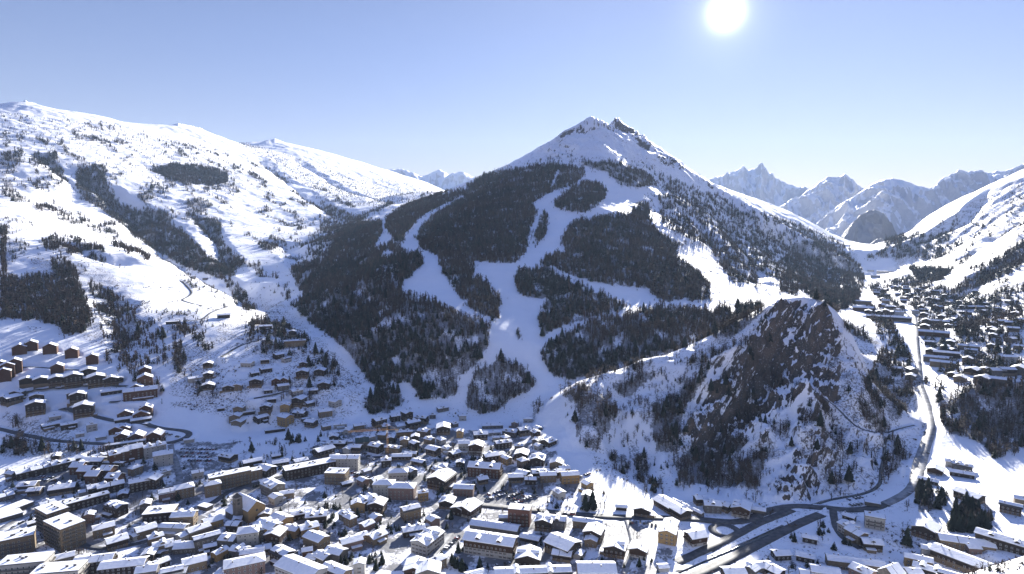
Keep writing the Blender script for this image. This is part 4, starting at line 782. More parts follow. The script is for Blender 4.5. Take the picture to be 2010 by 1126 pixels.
for k in range(26):
    px = rv.uniform(1835, 2000); py = rv.uniform(560, 690)
    if any(abs(px - q[1]) < 9 and abs(py - q[2]) < 6 for q in HOUSES): continue
    house(px, py, rv.uniform(10, 14), rv.uniform(8, 11), rv.choice([85, 80, 0, 10, 60, -50]), rv.uniform(5, 7), rv.choice('eedbg'))
# infill between the large houses of the old town
for k in range(3000):
    if len(HOUSES) > 525: break
    px = rv.uniform(20, 1170) if k % 3 else rv.uniform(640, 1080); py = rv.uniform(850, 1110) if k % 3 else rv.uniform(812, 940)
    if not (py > 880 or 640 < px < 1060): continue
    x_, y_, z_ = cast(px, py, 5)
    if py < 880 and not (640 < px < 1060): continue
    if any(math.hypot(x_ - f[0], y_ - f[1]) < f[2] + 3.4 for f in FOOT): continue
    if any(np.min(np.hypot(P[:, 0] - x_, P[:, 1] - y_)) < 9 for nm, P, zz, wd, mk in ROADS): continue
    house(px, py, rv.uniform(8, 12), rv.uniform(7, 9), rv.choice([-55, -50, 35, 10, 80, 0]), rv.uniform(4, 8), rv.choice('bgpwogkh'))

# the church: nave, side aisle, square tower, ochre front with door and round window
cxx, cyy, czz = cast(487, 985, 12); th = math.atan2(cxx, cyy); ch = empty('church', (cxx, cyy, float(hz(cxx, cyy))), R(-62) - th)
tag(ch, 'ochre stone church with steep snowy roof and dark square tower', 'church'); Lc, Wc_, hc = 27, 15, 10.5
b = MB(); gable_prism(b, Lc, Wc_, -2, hc, hc + Wc_ / 2 * .78); b.build('nave_wall', ['plaster_ochre'], ch)
rf = MB(); sn = MB()
for s in (-1, 1): slope_slab(rf, -Lc / 2 - .5, Lc / 2 + .5, Wc_ + 1.4, hc - .55 + .02, .78, .25, s); slope_slab(sn, -Lc / 2 - .4, Lc / 2 + .4, Wc_ + 1.4, hc - .53, .78, .4, s, .1, .25)
o = rf.build('roof', ['roof_sheet'], ch); sn.build('snow_cover', ['roof_snow'], o)
b = MB(); b.box(-Lc / 2 + 1, -1, -Wc_ / 2 - 6, -Wc_ / 2 - .05, -2, 6); b.build('side_aisle', ['plaster_grey'], ch)
b = MB(); b.hexa([(-Lc / 2 + .7, -Wc_ / 2 - 6.4, 6), (-.8, -Wc_ / 2 - 6.4, 6), (-.8, -Wc_ / 2 - .1, 6.02), (-Lc / 2 + .7, -Wc_ / 2 - .1, 6.02)], [(-Lc / 2 + .7, -Wc_ / 2 - 6.4, 6.4), (-.8, -Wc_ / 2 - 6.4, 6.4), (-.8, -Wc_ / 2 - .1, 9.2), (-Lc / 2 + .7, -Wc_ / 2 - .1, 9.2)]); b.build('aisle_roof', ['roof_snow'], ch)
b = MB(); b.box(-.4, 5.2, -Wc_ / 2 - 5.6, -Wc_ / 2 - .06, -2, 20.5, 0)
for q in (-.4, 5.2): pass
b.box(-.7, 5.5, -Wc_ / 2 - 5.9, -Wc_ / 2 + .2, 20.5, 21.0, 1); tw = b.build('tower', ['stone', 'concrete'], ch)
b = MB(); zc_ = 21.0; k0 = [(-.6, -Wc_ / 2 - 5.8, zc_), (5.4, -Wc_ / 2 - 5.8, zc_), (5.4, -Wc_ / 2 + .1, zc_), (-.6, -Wc_ / 2 + .1, zc_)]; ap = (2.4, -Wc_ / 2 - 2.85, zc_ + 3.4)
for i in range(4): b.face([k0[i], k0[(i + 1) % 4], ap])
b.build('tower_roof', ['roof_sheet'], tw)
b = MB()
for zz_ in (15, 18):
    b.box(.8, 2.0, -Wc_ / 2 - 5.68, -Wc_ / 2 - 5.58, zz_, zz_ + 1.8); b.box(2.9, 4.1, -Wc_ / 2 - 5.68, -Wc_ / 2 - 5.58, zz_, zz_ + 1.8); b.box(5.18, 5.28, -Wc_ / 2 - 4.4, -Wc_ / 2 - 2.4, zz_, zz_ + 1.8)
b.build('belfry_opening', ['glass'], tw)
b = MB(); b.box(Lc / 2 + .03, Lc / 2 + .12, -1.7, 1.7, 0, 3.6); b.build('door', ['wood_dark'], ch)
b = MB(); n8 = [(Lc / 2 + .08, 1.1 * math.cos(a_ * .785), 9 + 1.1 * math.sin(a_ * .785)) for a_ in range(8)]; b.face(n8); b.build('round_window', ['glass'], ch)
FOOT.append((cxx, cyy, 22))

# tower crane over the old town
x, y, z = cast(761, 896); th = math.atan2(x, y); cr = empty('tower_crane', (x, y, z), R(-2) - th); tag(cr, 'orange tower crane with level jib rising over the old town roofs', 'crane')
b = MB(); hm_ = 29
for sx in (-1, 1):
    for sy in (-1, 1): b.bar((sx * .8, sy * .8, -1), (sx * .8, sy * .8, hm_), .12)
for k in range(15):
    z0_ = k * 2.0
    for (p, q) in (((-.8, -.8), (.8, -.8)), ((.8, -.8), (.8, .8)), ((.8, .8), (-.8, .8)), ((-.8, .8), (-.8, -.8))): b.bar((p[0], p[1], z0_), (q[0], q[1], min(hm_, z0_ + 2)), .07)
b.build('mast', ['crane_paint'], cr)
b = MB(); j0, j1 = -40, 12
for sy in (-.6, .6): b.bar((j0, sy, hm_), (j1, sy, hm_), .1)
b.bar((j0, 0, hm_ + 1.4), (0, 0, hm_ + 1.4), .1)
for k in range(20): b.bar((j0 + 2 * k, -.6, hm_), (j0 + 2 * k + 1, 0, hm_ + 1.4), .07); b.bar((j0 + 2 * k + 1, 0, hm_ + 1.4), (j0 + 2 * k + 2, .6, hm_), .07)
b.build('jib', ['crane_paint'], cr)
b = MB(); b.bar((0, 0, hm_), (0, 0, hm_ + 6), .3); b.bar((0, 0, hm_ + 6), (-26, 0, hm_ + 1.4), .06); b.bar((0, 0, hm_ + 6), (10, 0, hm_), .06); b.build('mast_head', ['crane_paint'], cr)
b = MB(); b.box(8, 11.5, -.9, .9, hm_ - 2.2, hm_ - .1); b.build('counterweight', ['concrete'], cr)
b = MB(); b.box(-1.4, 1.0, -2.2, -.9, hm_ - 2.2, hm_ - .2); b.build('cab', ['frame_white'], cr)
b = MB(); b.bar((-24, 0, hm_), (-24, 0, hm_ - 12), .05); b.box(-24.4, -23.6, -.3, .3, hm_ - 12.8, hm_ - 12); b.build('hook', ['steel'], cr)

# ------------------------------------------------------------------ cars
PAINT = [((.02, .02, .022), 'black'), ((.30, .31, .32), 'silver'), ((.6, .6, .6), 'white'), ((.03, .06, .16), 'blue'), ((.25, .03, .025), 'red'), ((.09, .09, .1), 'grey')]
for c_, nme in PAINT: mat('paint_' + nme, c_, .35, spec=.5)
mat('tyre', (.02, .02, .02), .9)
def car_meshes(van):
    h0, h1 = .35, (.95 if not van else 1.1); b = MB(); l, w_ = (2.15, .88) if not van else (2.5, .95)
    b.hexa([(-l, -w_, h0), (l, -w_, h0), (l, w_, h0), (-l, w_, h0)], [(-l + .08, -w_ + .05, h1), (l - .2, -w_ + .05, h1 - .12), (l - .2, w_ - .05, h1 - .12), (-l + .08, w_ - .05, h1)])
    g = MB(); t0, t1 = (-1.75, .9) if not van else (-2.35, 1.6); hz1 = 1.45 if not van else 1.95
    g.hexa([(t0, -w_ + .08, h1 - .05), (t1 + .35, -w_ + .08, h1 - .12), (t1 + .35, w_ - .08, h1 - .12), (t0, w_ - .08, h1 - .05)], [(t0 + .4, -w_ + .22, hz1), (t1 - .45, -w_ + .22, hz1), (t1 - .45, w_ - .22, hz1), (t0 + .4, w_ - .22, hz1)])
    s = MB(); s.box(t0 + .42, t1 - .47, -w_ + .24, w_ - .24, hz1, hz1 + .14)
    wh = MB()
    for k in range(10):
        a0, a1 = k * .6283, (k + 1) * .6283; wh.face([(.33 * math.cos(a0), -.1, .33 * math.sin(a0)), (.33 * math.cos(a1), -.1, .33 * math.sin(a1)), (.33 * math.cos(a1), .1, .33 * math.sin(a1)), (.33 * math.cos(a0), .1, .33 * math.sin(a0))])
    for yy in (-.1, .1): wh.face([(.33 * math.cos(k * .6283), yy, .33 * math.sin(k * .6283)) for k in range(10)])
    res = []
    for mb, nm, mt in ((b, 'body', 'paint_black'), (g, 'cabin', 'glass'), (s, 'roof_snow', 'roof_snow'), (wh, 'wheel', 'tyre')):
        o = mb.build(nm, [mt]); res.append(o.data); bpy.data.objects.remove(o)
    return res
CM = {v: car_meshes(v) for v in (0, 1)}; CB = {}
for v in (0, 1):
    for _, nme in PAINT: m_ = CM[v][0].copy(); m_.materials.clear(); m_.materials.append(MATS['paint_' + nme]); CB[v, nme] = m_
rc = random.Random(9); CARS = []
def car(x, y, yaw, where, group, snowy=.5, colr=None, v=None):
    v = (rc.random() < .15) * 1 if v is None else v; nme = colr or rc.choice(PAINT)[1]; z = float(hz(x, y)); o = empty('van' if v else 'parked_car', (x, y, z + .02), yaw)
    link('body', CB[v, nme], o); link('cabin', CM[v][1], o); sn_ = rc.random() < snowy
    if sn_: link('snow_cover', CM[v][2], o)
    for sx in (-1.35, 1.35):
        for sy in (-.8, .8): q = link('wheel', CM[v][3], o); q.location = (sx * (1.15 if v else 1), sy, .33)
    tag(o, f'{nme} {"van" if v else "car"}{" under snow" if sn_ else ""} {where}', 'van' if v else 'car', group)
def lot(ox, oy, sc, x0, y0, x1, y1, n, rot, where, group):
    A_ = cast(ox + x0 / sc, oy + y0 / sc); B_ = cast(ox + x1 / sc, oy + y1 / sc); d = math.atan2(B_[1] - A_[1], B_[0] - A_[0]); ln = math.hypot(B_[1] - A_[1], B_[0] - A_[0]); n = min(n, max(1, int(ln / (2.75 if rot else 5.6)) + 1))
    for k in range(n):
        if rc.random() < .12: continue
        t = k / max(1, n - 1); x = A_[0] + (B_[0] - A_[0]) * t; y = A_[1] + (B_[1] - A_[1]) * t
        if any(math.hypot(x - f[0], y - f[1]) < f[2] * .62 for f in FOOT): continue
        car(x, y, d + (math.pi / 2 if rot else 0) + rc.gauss(0, .05), where, group)
for k_, (a_) in enumerate(((250, 330, 470, 332), (245, 352, 450, 356), (250, 378, 440, 382), (275, 402, 430, 406))):
    lot(280, 780, K, *a_, 22, 1, 'in row %s of the snowy upper car park' % ('one', 'two', 'three', 'four')[k_], 'cars in the car park below the hairpin')
for k_, a_ in enumerate(((370, 628, 480, 596), (378, 655, 492, 622), (515, 640, 600, 605), (525, 665, 606, 630), (545, 688, 610, 655), (615, 655, 690, 630))):
    lot(840, 780, K, *a_, 12, 1, 'in row %s above the red-brown block' % ('one', 'two', 'three', 'four', 'five', 'six')[k_], 'cars in the town centre car park')
lot(840, 780, K, 100, 985, 195, 892, 10, 1, 'beside the street left of the wide hotel', 'cars beside the wide hotel'); lot(840, 780, K, 965, 515, 1030, 488, 6, 1, 'at the edge of the piste by the last houses', 'cars at the piste edge')
lot(0, 780, K, 262, 508, 362, 514, 10, 1, 'in the yard of the long dark chalets', 'cars in the chalet yard'); lot(0, 780, K, 270, 532, 350, 536, 8, 1, 'in the front row of the chalet yard', 'cars in the chalet yard')
lot(560, 780, K, 432, 482, 545, 518, 12, 1, 'behind the white hotel in mid-town', 'cars behind the white hotel'); lot(560, 780, K, 445, 505, 560, 536, 12, 1, 'in the second row behind the white hotel', 'cars behind the white hotel'); lot(560, 780, K, 510, 360, 590, 415, 9, 1, 'right of the plain white gable wall', 'cars by the white gable wall')
lot(1400, 780, K, 865, 655, 945, 640, 5, 1, 'by the stream bend below the road bridge', 'cars by the stream bend'); lot(1400, 780, K, 880, 692, 945, 682, 5, 1, 'in the near row by the stream bend', 'cars by the stream bend')
lot(1120, 780, K, 395, 798, 545, 815, 8, 1, 'parked below the bypass by the dark chalet', 'cars parked below the bypass'); lot(840, 780, K, 740, 738, 925, 748, 10, 0, 'along the fence under the sunlit snowfield', 'cars along the snowfield fence')
lot(0, 520, K5, 960, 985, 1040, 1003, 9, 1, 'inside the hairpin bend at left', 'cars inside the hairpin bend'); lot(0, 780, K, 85, 832, 230, 755, 14, 0, 'along the road at the left edge', 'cars along the left edge road'); lot(840, 780, K, 440, 1075, 520, 1062, 5, 1, 'below the wide hotel at the bottom', 'cars below the wide hotel')
for (px, py, lb, cc) in ((1796, 863, 'parked on the flat snow beside the valley road', 'black'), (1816, 849, 'driving on the valley road', 'grey'), (1821, 890, 'on the right lane of the valley road', 'black')):
    x, y, z = cast(px, py); car(x, y, math.pi / 2 + R(8), lb, 'cars in the right valley', 0, cc, 0)

# ------------------------------------------------------------------ a label of its own for every house
HD = [('of upper left hillside', '0,600 330,600 330,800 0,800'), ('above the hairpin', '0,800 345,800 345,866 0,866'), ('of the left hamlet', '330,520 680,520 680,846 330,846'),
 ('at lower left', '0,866 330,866 330,1000 0,1000'), ('in bottom left corner', '0,1000 330,1000 330,1140 0,1140'), ('above the church', '330,846 560,846 560,962 330,962'), ('below the church', '330,962 560,962 560,1140 330,1140'),
 ('around the crane', '560,700 860,700 860,900 560,900'), ('right of the church', '560,900 760,900 760,1000 560,1000'), ('at bottom left-centre', '560,1000 760,1000 760,1140 560,1140'),
 ('at the piste foot', '860,700 1160,700 1160,930 860,930'), ('in mid-town', '760,900 1160,900 1160,1010 760,1010'), ('at bottom centre', '760,1010 1160,1010 1160,1140 760,1140'),
 ('along the bypass', '1160,900 1500,900 1500,1140 1160,1140'), ('by the junction', '1500,960 1745,960 1745,1140 1500,1140'), ('at lower right', '1745,880 2100,880 2100,1140 1745,1140'),
 ('left of valley road', '1640,480 1790,480 1790,880 1640,880'), ('right of valley road', '1790,640 2100,640 2100,880 1790,880'), ('up the right valley', '1640,440 2100,440 2100,640 1640,640')]
ORD = 'first second third fourth fifth sixth seventh eighth ninth tenth eleventh twelfth thirteenth fourteenth fifteenth sixteenth seventeenth eighteenth nineteenth twentieth'.split()
BD = {}
for q in HOUSES:
    for nm, s in HD:
        P = polyarr(s)
        if P[:, 0].min() <= q[1] < P[:, 0].max() and P[:, 1].min() <= q[2] < P[:, 1].max(): BD.setdefault(nm, []).append(q); break
    else: BD.setdefault('on the slopes', []).append(q)
for nm, lst in BD.items():
    lst.sort(key=lambda q: q[2]); rows = []; 
    nrow = max(1, math.ceil(len(lst) / 9)); per = math.ceil(len(lst) / nrow); rows = [lst[i:i + per] for i in range(0, len(lst), per)]
    for i, rw in enumerate(rows):
        rw.sort(key=lambda q: q[1])
        for k, q in enumerate(rw):
            sz = 'small ' if q[6] < 10 else ('long ' if q[6] > 25 else '')
            lab = q[4] or f'{sz}{DESC[q[3]]}, {ORD[k]} from left in {ORD[i]} row {nm}'
            if q[5] <= 3.5 and not q[4]: lab = f'low snow-covered shed, {ORD[k]} from left in {ORD[i]} row {nm}'
            tag(q[0], lab, 'apartment block' if q[0].name.startswith('apart') else 'shed' if q[0].name.startswith('shed') else 'house', 'buildings ' + nm)

# the sheet of land itself
idx = np.arange(NR * NA, dtype=np.int32).reshape(NR, NA)
F = np.stack([idx[:-1, :-1], idx[:-1, 1:], idx[1:, 1:], idx[1:, :-1]], -1).reshape(-1, 4)
X = RG * np.sin(TT); Y = RG * np.cos(TT)
me = np_mesh('terrain', np.stack([X, Y, Z], -1).reshape(-1, 3), F, [land_material()], smooth=True)
attr(me, 'rock', RK); attr(me, 'scrub', np.where(VIS, SB, .2)); attr(me, 'wood', np.maximum(blur(WD * np.minimum(1, GAPS), 1), farforest * 1.3)); attr(me, 'trod', TB); attr(me, 'far', FARM)
terrain = tag(link('terrain', me), kind='structure')
build_roads()
a = np.linspace(0, 2 * math.pi, 49)[:-1]; n = len(a); V = np.concatenate([np.column_stack([rcx + rr * np.cos(a), rcy + rr * np.sin(a), np.full(n, rcz + dz)]) for rr, dz in ((13, .08), (7, .08), (13, -.6), (7, -.6))])
F = [(i, (i + 1) % n, n + (i + 1) % n, n + i) for i in range(n)] + [(2 * n + i, 2 * n + (i + 1) % n, (i + 1) % n, i) for i in range(n)]
tag(link('roundabout_road', np_mesh('roundabout_road', V, F, [MATS['asphalt']])), kind='structure')
# ------------------------------------------------------------------ trees
def shard(V, F, p0, p1, wdt, side):
    k = len(V); V += [p0 - side * wdt, p0 + side * wdt, p1]; F.append((k, k + 1, k + 2))
def fir_verts(seed, levels, per):
    r_ = random.Random(seed); V, F = [], []
    for i in range(levels):
        t = i / levels; zc = .06 + .90 * t; rad = .21 * (1 - t) ** .85 + .02; n = max(3, int(per * (1 - .45 * t)))
        for k in range(n):
            a = 2 * math.pi * (k + .5 * (i % 2)) / n + r_.uniform(-.3, .3); rr = rad * r_.uniform(.75, 1.2); d = Vector((math.cos(a), math.sin(a), 0)); s = Vector((-math.sin(a), math.cos(a), 0))
            top = Vector((0, 0, zc + .13 * (1 - t * .4))); tip = d * rr + Vector((0, 0, zc - .035 * r_.random())); wv = rr * .62
            m = len(V); V += [top, tip - s * wv * .8 + Vector((0, 0, .02)), tip + d * rr * .12 - Vector((0, 0, .02)), tip + s * wv * .8 + Vector((0, 0, .02))]; F += [(m, m + 1, m + 2), (m, m + 2, m + 3)]
    return V, F
def bare_verts(seed, nb, thick=.012, shape='round'):
    r_ = random.Random(seed); V, F = [], []
    tr = Vector((0, 0, 0)); shard(V, F, Vector((0, 0, -.05)), Vector((0, 0, .97)), thick * 1.6, Vector((1, 0, 0))); shard(V, F, Vector((0, 0, -.05)), Vector((0, 0, .97)), thick * 1.6, Vector((0, 1, 0)))
    for k in range(nb):
        t = r_.uniform(.16, .9); a = r_.uniform(0, 6.283); up = r_.uniform(.25, .9) if shape == 'round' else r_.uniform(-.1, .35)
        ln = (.28 * math.sin(math.pi * min(1, t * .95 + .1)) ** .7 if shape == 'round' else .22 * (1 - t) + .05) * r_.uniform(.6, 1.15)
        d = Vector((math.cos(a), math.sin(a), up)).normalized(); s = d.cross(Vector((0, 0, 1))).normalized(); s2 = (s + Vector((0, 0, .8 * r_.uniform(-1, 1)))).normalized()
        p0 = Vector((0, 0, t * .9)); p1 = p0 + d * ln; shard(V, F, p0, p1, thick, s2)
        for j in range(2):
            q = p0.lerp(p1, r_.uniform(.35, .8)); a2 = a + r_.uniform(-1.1, 1.1); d2 = Vector((math.cos(a2), math.sin(a2), up + r_.uniform(0, .7))).normalized()
            shard(V, F, q, q + d2 * ln * r_.uniform(.4, .7), thick * .8, d2.cross(Vector((r_.random(), r_.random(), 1))).normalized())
    return V, F
def arr(VF): return np.array([tuple(v) for v in VF[0]], np.float32), np.array(VF[1], np.int32)
def tree_mat(name, c1, c2, c3):
    m = bpy.data.materials.new(name); m.use_nodes = True; n = m.node_tree.nodes; l = m.node_tree.links; b = n['Principled BSDF']; b.inputs['Roughness'].default_value = .85; b.inputs['Specular IOR Level'].default_value = .12
    a = n.new('ShaderNodeAttribute'); a.attribute_name = 'tint'; oi = n.new('ShaderNodeObjectInfo'); ad = n.new('ShaderNodeMath'); ad.operation = 'ADD'; l.new(a.outputs['Fac'], ad.inputs[0])
    mu = n.new('ShaderNodeMath'); mu.operation = 'MULTIPLY'; mu.inputs[1].default_value = .35; l.new(oi.outputs['Random'], mu.inputs[0]); l.new(mu.outputs[0], ad.inputs[1])
    r = n.new('ShaderNodeValToRGB'); e = r.color_ramp.elements; e[0].color = (*c1, 1); e[1].color = (*c3, 1); x = e.new(.55); x.color = (*c2, 1); l.new(ad.outputs[0], r.inputs[0]); l.new(r.outputs[0], b.inputs['Base Color'])
    return m
M_FIR = tree_mat('needles', (.007, .012, .009), (.014, .022, .014), (.03, .036, .022))
M_BARE = tree_mat('twigs', (.03, .021, .017), (.075, .053, .04), (.14, .10, .072))
mat('bark', (.06, .05, .042), .9)
def forest(name, pos, hts, tint, variants, m, wfac=1.0, kind='stuff'):
    """one merged mesh of many small trees"""
    Vs, Fs, Ts, off = [], [], [], 0
    vid = rng.integers(0, len(variants), len(pos))
    for k, (bv, bf) in enumerate(variants):
        s = np.nonzero(vid == k)[0]
        if len(s) == 0: continue
        an = rng.uniform(0, 6.283, len(s)); c, sn = np.cos(an)[:, None], np.sin(an)[:, None]; h = hts[s][:, None]; wv = h * wfac * rng.uniform(.8, 1.25, (len(s), 1)); lx = rng.normal(0, .03, (len(s), 1)); ly = rng.normal(0, .03, (len(s), 1))
        x = (bv[:, 0] * c - bv[:, 1] * sn) * wv + lx * bv[:, 2] * h; y = (bv[:, 0] * sn + bv[:, 1] * c) * wv + ly * bv[:, 2] * h; z = bv[:, 2] * h
        V = np.stack([x + pos[s, 0:1], y + pos[s, 1:2], z + pos[s, 2:3]], -1).reshape(-1, 3)
        F = (bf[None] + (np.arange(len(s)) * len(bv))[:, None, None]).reshape(-1, 3) + off
        Vs.append(V.astype(np.float32)); Fs.append(F.astype(np.int32)); Ts.append(np.repeat(tint[s], len(bv))); off += len(V)
    me = np_mesh(name, np.concatenate(Vs), np.concatenate(Fs), [m]); attr(me, 'tint', np.concatenate(Ts))
    return tag(link(name, me), kind=kind)
# one roll of the dice per patch of ground
dth = TH[1] - TH[0]; area = RG * dth * np.gradient(RR)[:, None]
spacing = np.clip(4.4 + (RN - 900) * .0010, 4.2, 7.0) * math.sqrt(KS)
clump = .55 + .9 * (fbm(X / 45, Y / 45, 3) + .35)
clump2 = np.clip(.35 + 1.9 * (fbm(X / 24, Y / 24, 3) + .12), 0, 2.6)
lam = np.where(WD > .97, WD * np.clip(clump, .7, 1.3) * GAPS, WD * clump2 * 1.15) * area / spacing ** 2
lam[(TB > .9)] = 0
lam[:, 0] = 0; lam[RN > 7500] = 0; lam[RN < 420] = 0; lam = np.where((SL > 1.6), lam * .3, lam)
if 'road_keep' not in globals(): road_keep = np.zeros_like(Z)
for nm, P, zz, wd, mk in ROADS:
    for q in P[::2]:
        i = np.searchsorted(RR, math.hypot(*q)); j = int((math.atan2(q[0], q[1]) + AMAX) / (2 * AMAX) * (NA - 1)); di = int(wd / 2 / max(.5, RR[min(i + 1, NR - 1)] - RR[min(i, NR - 2)])) + 2; dj = int(wd / (RR[min(i, NR - 1)] * dth)) + 1
        lam[max(0, i - di):i + di, max(0, j - dj):j + dj] = 0
cnt = rng.poisson(np.minimum(lam, 12))
ii, jj = np.nonzero(cnt); rep = cnt[ii, jj]; ii = np.repeat(ii, rep); jj = np.repeat(jj, rep)
tr_r = RR[ii] + rng.uniform(-.5, .5, len(ii)) * np.gradient(RR)[ii]; tr_t = TH[jj] + rng.uniform(-.5, .5, len(ii)) * dth
tx, ty = tr_r * np.sin(tr_t), tr_r * np.cos(tr_t); tz = hz(tx, ty)
con = rng.random(len(ii)) < np.clip(WC[ii, jj] * .9 + .6 * fbm(tx / 130, ty / 130, 2) * (WC[ii, jj] > .16), 0, 1)
hts = np.where(con, rng.normal(11.5, 2.8, len(ii)), rng.normal(10.5, 2.6, len(ii))); hts *= np.where(WD[ii, jj] < .35, .62, 1) * np.where(TB[ii, jj] > .3, .85, 1) * rng.uniform(.6, 1.25, len(ii)) * np.clip(1.0 + (tr_r / KS - 2000) * .0001, .8, 1.4); hts = np.clip(hts, 2.5, 22)
tint = np.clip(rng.normal(.35, .16, len(ii)) + .25 * fbm(tx / 90 + 4, ty / 90, 2), 0, 1)
TREES = dict(x=tx, y=ty, z=tz, h=hts, con=con, tint=tint, r=tr_r, px=project(tx, ty, tz)[0], py=project(tx, ty, tz)[1])

# ------------------------------------------------------------------ individual trees and the woods behind
KEEP = np.ones(len(TREES['x']), bool)
if 'FOOT' in globals() and len(FOOT):
    FA = np.array(FOOT)                                # house footprints keep their ground free of trees
    near_ = TREES['r'] < 2100
    idn = np.nonzero(near_)[0]
    for s in range(0, len(idn), 4000):
        q = idn[s:s + 4000]; d = np.hypot(TREES['x'][q, None] - FA[None, :, 0], TREES['y'][q, None] - FA[None, :, 1]) < FA[None, :, 2] * .78
        KEEP[q[d.any(1)]] = False
inview = (TREES['px'] > 0) & (TREES['px'] < 2010) & (TREES['py'] < 1140)
ti = np.clip(np.searchsorted(RR, TREES['r']), 1, NR - 1); tj = np.clip(((np.arctan2(TREES['x'], TREES['y']) + AMAX) / (2 * AMAX) * (NA - 1)).round().astype(int), 0, NA - 1)
TREES['vis'] = (TREES['z'] + TREES['h'] * .6 - CAMZ) / TREES['r'] > HOR[ti - 1, tj] - .002
size = TREES['h'] / TREES['r'] * inview * KEEP * TREES['vis']
SINGLE = np.zeros(len(size), bool)
for c_ in (True, False):
    q = np.nonzero(TREES['con'] == c_)[0]; q = q[np.argsort(-size[q])][:285]; SINGLE[q] = True
def simple_mesh(name, VF, m): 
    v, f = arr(VF); me = np_mesh(name, v, f, [m]); attr(me, 'tint', np.full(len(v), .3)); return me
def trunk_mesh(name, r0, h0, h1):
    V, F = [], []
    for z, r in ((-.06, r0 * 1.25), (.03, r0), (h0, r0 * .6), (h1, r0 * .12)):
        for k in range(6): V.append((r * math.cos(k * math.pi / 3), r * math.sin(k * math.pi / 3), z))
    for i in range(3):
        for k in range(6): F.append((i * 6 + k, i * 6 + (k + 1) % 6, i * 6 + 6 + (k + 1) % 6, i * 6 + 6 + k))
    return np_mesh(name, V, F, [MATS['bark']])
fir_crowns = [simple_mesh('fir_crown', fir_verts(50 + k, 15, 10), M_FIR) for k in range(4)]
bare_crowns = [simple_mesh('bare_crown', bare_verts(70 + k, 42, .011), M_BARE) for k in range(4)]
fir_trunk = trunk_mesh('fir_trunk', .018, .5, .95); bare_trunk = trunk_mesh('bare_trunk', .022, .35, .7)
DISTR = [('on the snowy hillside at the far left', '0,0 330,0 330,640 0,640'), ('beside the chalets of the left hillside', '0,640 330,640 330,800 0,800'), ('along the hairpin road at the left', '0,800 400,800 400,900 0,900'),
 ('by the hamlet below the left slope', '330,560 760,560 760,830 330,830'), ('among the houses at the bottom left', '0,900 400,900 400,1126 0,1126'), ('among the houses round the church', '400,830 700,830 700,1126 400,1126'),
 ('among the houses in the middle of town', '700,830 1080,830 1080,1126 700,1126'), ('at the foot of the ski mountain', '760,700 1110,700 1110,830 760,830'), ('on the low knolls left of the rocky hill', '1080,640 1310,640 1310,1000 1080,1000'),
 ('in the wood on the foot of the rocky hill', '1310,640 1560,640 1560,1000 1310,1000'), ('on the rocky right flank of the hill', '1560,560 1745,560 1745,1000 1560,1000'), ('beside the chalets along the bypass', '1080,1000 1480,1000 1480,1126 1080,1126'),
 ('in the gardens right of the roundabout', '1480,1000 1720,1000 1720,1126 1480,1126'), ('beside the road into the right valley', '1745,560 1850,560 1850,950 1745,950'), ('in the dark wood at the right edge', '1840,740 2120,740 2120,905 1840,905'),
 ('among the houses at the lower right', '1720,905 2120,905 2120,1126 1720,1126'), ('on the right-hand valley side', '1850,300 2120,300 2120,740 1850,740')]
def district(px, py):
    for nm, s in DISTR:
        P = polyarr(s)
        if P[:, 0].min() <= px <= P[:, 0].max() and P[:, 1].min() <= py <= P[:, 1].max(): return nm
    return 'on the wooded slope of the ski mountain'
protoF = []; protoB = []
for k in np.nonzero(SINGLE)[0]:
    c_ = bool(TREES['con'][k]); h = float(TREES['h'][k]); nm = 'fir_tree' if c_ else 'bare_tree'
    o = empty(nm, (TREES['x'][k], TREES['y'][k], TREES['z'][k]), random.uniform(0, 6.28)); wv = h * random.uniform(.85, 1.2) * (1 if c_ else 1.15); o.scale = (wv, wv, h)
    a = link('crown', random.choice(fir_crowns if c_ else bare_crowns), o); b = link('trunk', fir_trunk if c_ else bare_trunk, o)
    ds = district(TREES['px'][k], TREES['py'][k])
    tag(o, ('dark green conifer ' if c_ else 'leafless brown tree ') + ds, 'tree', ('conifers ' if c_ else 'leafless trees ') + ds)
def pair_fir(px, py, h, lab):
    x, y, z = cast(px, py); o = empty('fir_tree', (x, y, z)); o.scale = (h * 1.05, h * 1.05, h); link('crown', fir_crowns[1], o); link('trunk', fir_trunk, o); tag(o, lab, 'tree')
pair_fir(1149, 1000, 15, 'left and shorter of the two lone firs on the snowfield above the road')
pair_fir(1163, 998, 17, 'right and taller of the two lone firs on the snowfield above the road')
pair_fir(1780, 1069, 15, 'dark round fir standing alone left of the beige gabled chalet at lower right')
rest = np.nonzero(KEEP & ~SINGLE)[0]
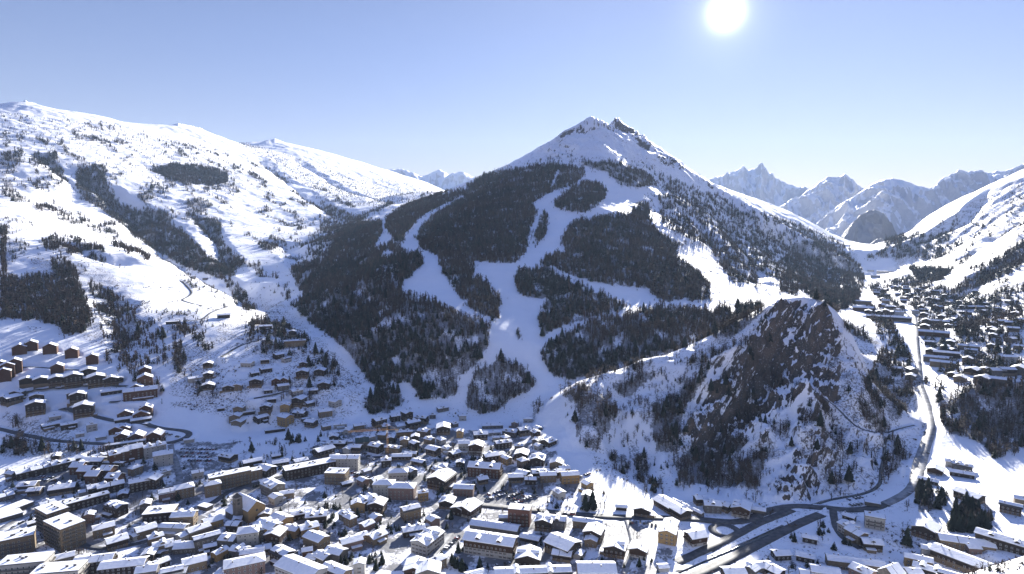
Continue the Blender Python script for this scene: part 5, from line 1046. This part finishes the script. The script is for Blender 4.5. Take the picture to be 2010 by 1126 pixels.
for c_, nm in ((True, 'conifer_woods'), (False, 'leafless_woods')):
    for lo, hi, lv in ((0, 1250 * KS, 0), (1250 * KS, 9e9, 1)):
        q = rest[(TREES['con'][rest] == c_) & (TREES['r'][rest] >= lo) & (TREES['r'][rest] < hi)]
        if len(q) == 0: continue
        var = [arr(fir_verts(s, 8 - 2 * lv, 7 - 2 * lv)) for s in range(5)] if c_ else [arr(bare_verts(s + 9, 17 - 7 * lv, .024 + .026 * lv, 'cone' if s == 3 else 'round')) for s in range(6)]
        pos = np.stack([TREES[k][q] for k in 'xyz'], 1)
        o = forest(nm, pos, TREES['h'][q], TREES['tint'][q], var, M_FIR if c_ else M_BARE, 1.15 if c_ else 1.35)
        tag(o, ('dark conifers' if c_ else 'brown leafless trees') + (' of the near woods' if lv == 0 else ' of the far woods on the mountain sides'), 'woods')
# low bushes on the open slopes
lamb = np.where((RN > 300) & (RN < 5500), SB, 0) * np.where(RN < 560, .5, np.clip(fbm(X / 60, Y / 60, 4) - .08, 0, 1)) ** 1.0 * area / 9 * np.clip(1500 / RN, .3, 1.2) * (TB < .3)
cb = rng.poisson(np.minimum(lamb, 8)); ii, jj = np.nonzero(cb)
rep = cb[ii, jj]; ii = np.repeat(ii, rep); jj = np.repeat(jj, rep); br = RR[ii] + rng.uniform(-.5, .5, len(ii)) * np.gradient(RR)[ii]; bt = TH[jj] + rng.uniform(-.5, .5, len(ii)) * dth
bx_, by_ = br * np.sin(bt), br * np.cos(bt); print('BUSHES', len(ii))
def bush_verts(s):
    r_ = random.Random(s); V, F = [], []
    for k in range(9):
        a = r_.uniform(0, 6.28); u = r_.uniform(.3, 1.2); d = Vector((math.cos(a), math.sin(a), u)).normalized(); shard(V, F, Vector((0, 0, -.1)) + d * .1, d * r_.uniform(.6, 1), .13, d.cross(Vector((0, 0, 1))).normalized())
    return V, F
bh = np.clip(rng.lognormal(.62, .45, len(ii)), .8, 5)
tag(forest('undergrowth', np.stack([bx_, by_, hz(bx_, by_)], 1), bh, rng.uniform(0, .8, len(ii)), [arr(bush_verts(s)) for s in range(5)], M_BARE), 'low leafless scrub on the snowy slopes', 'undergrowth')
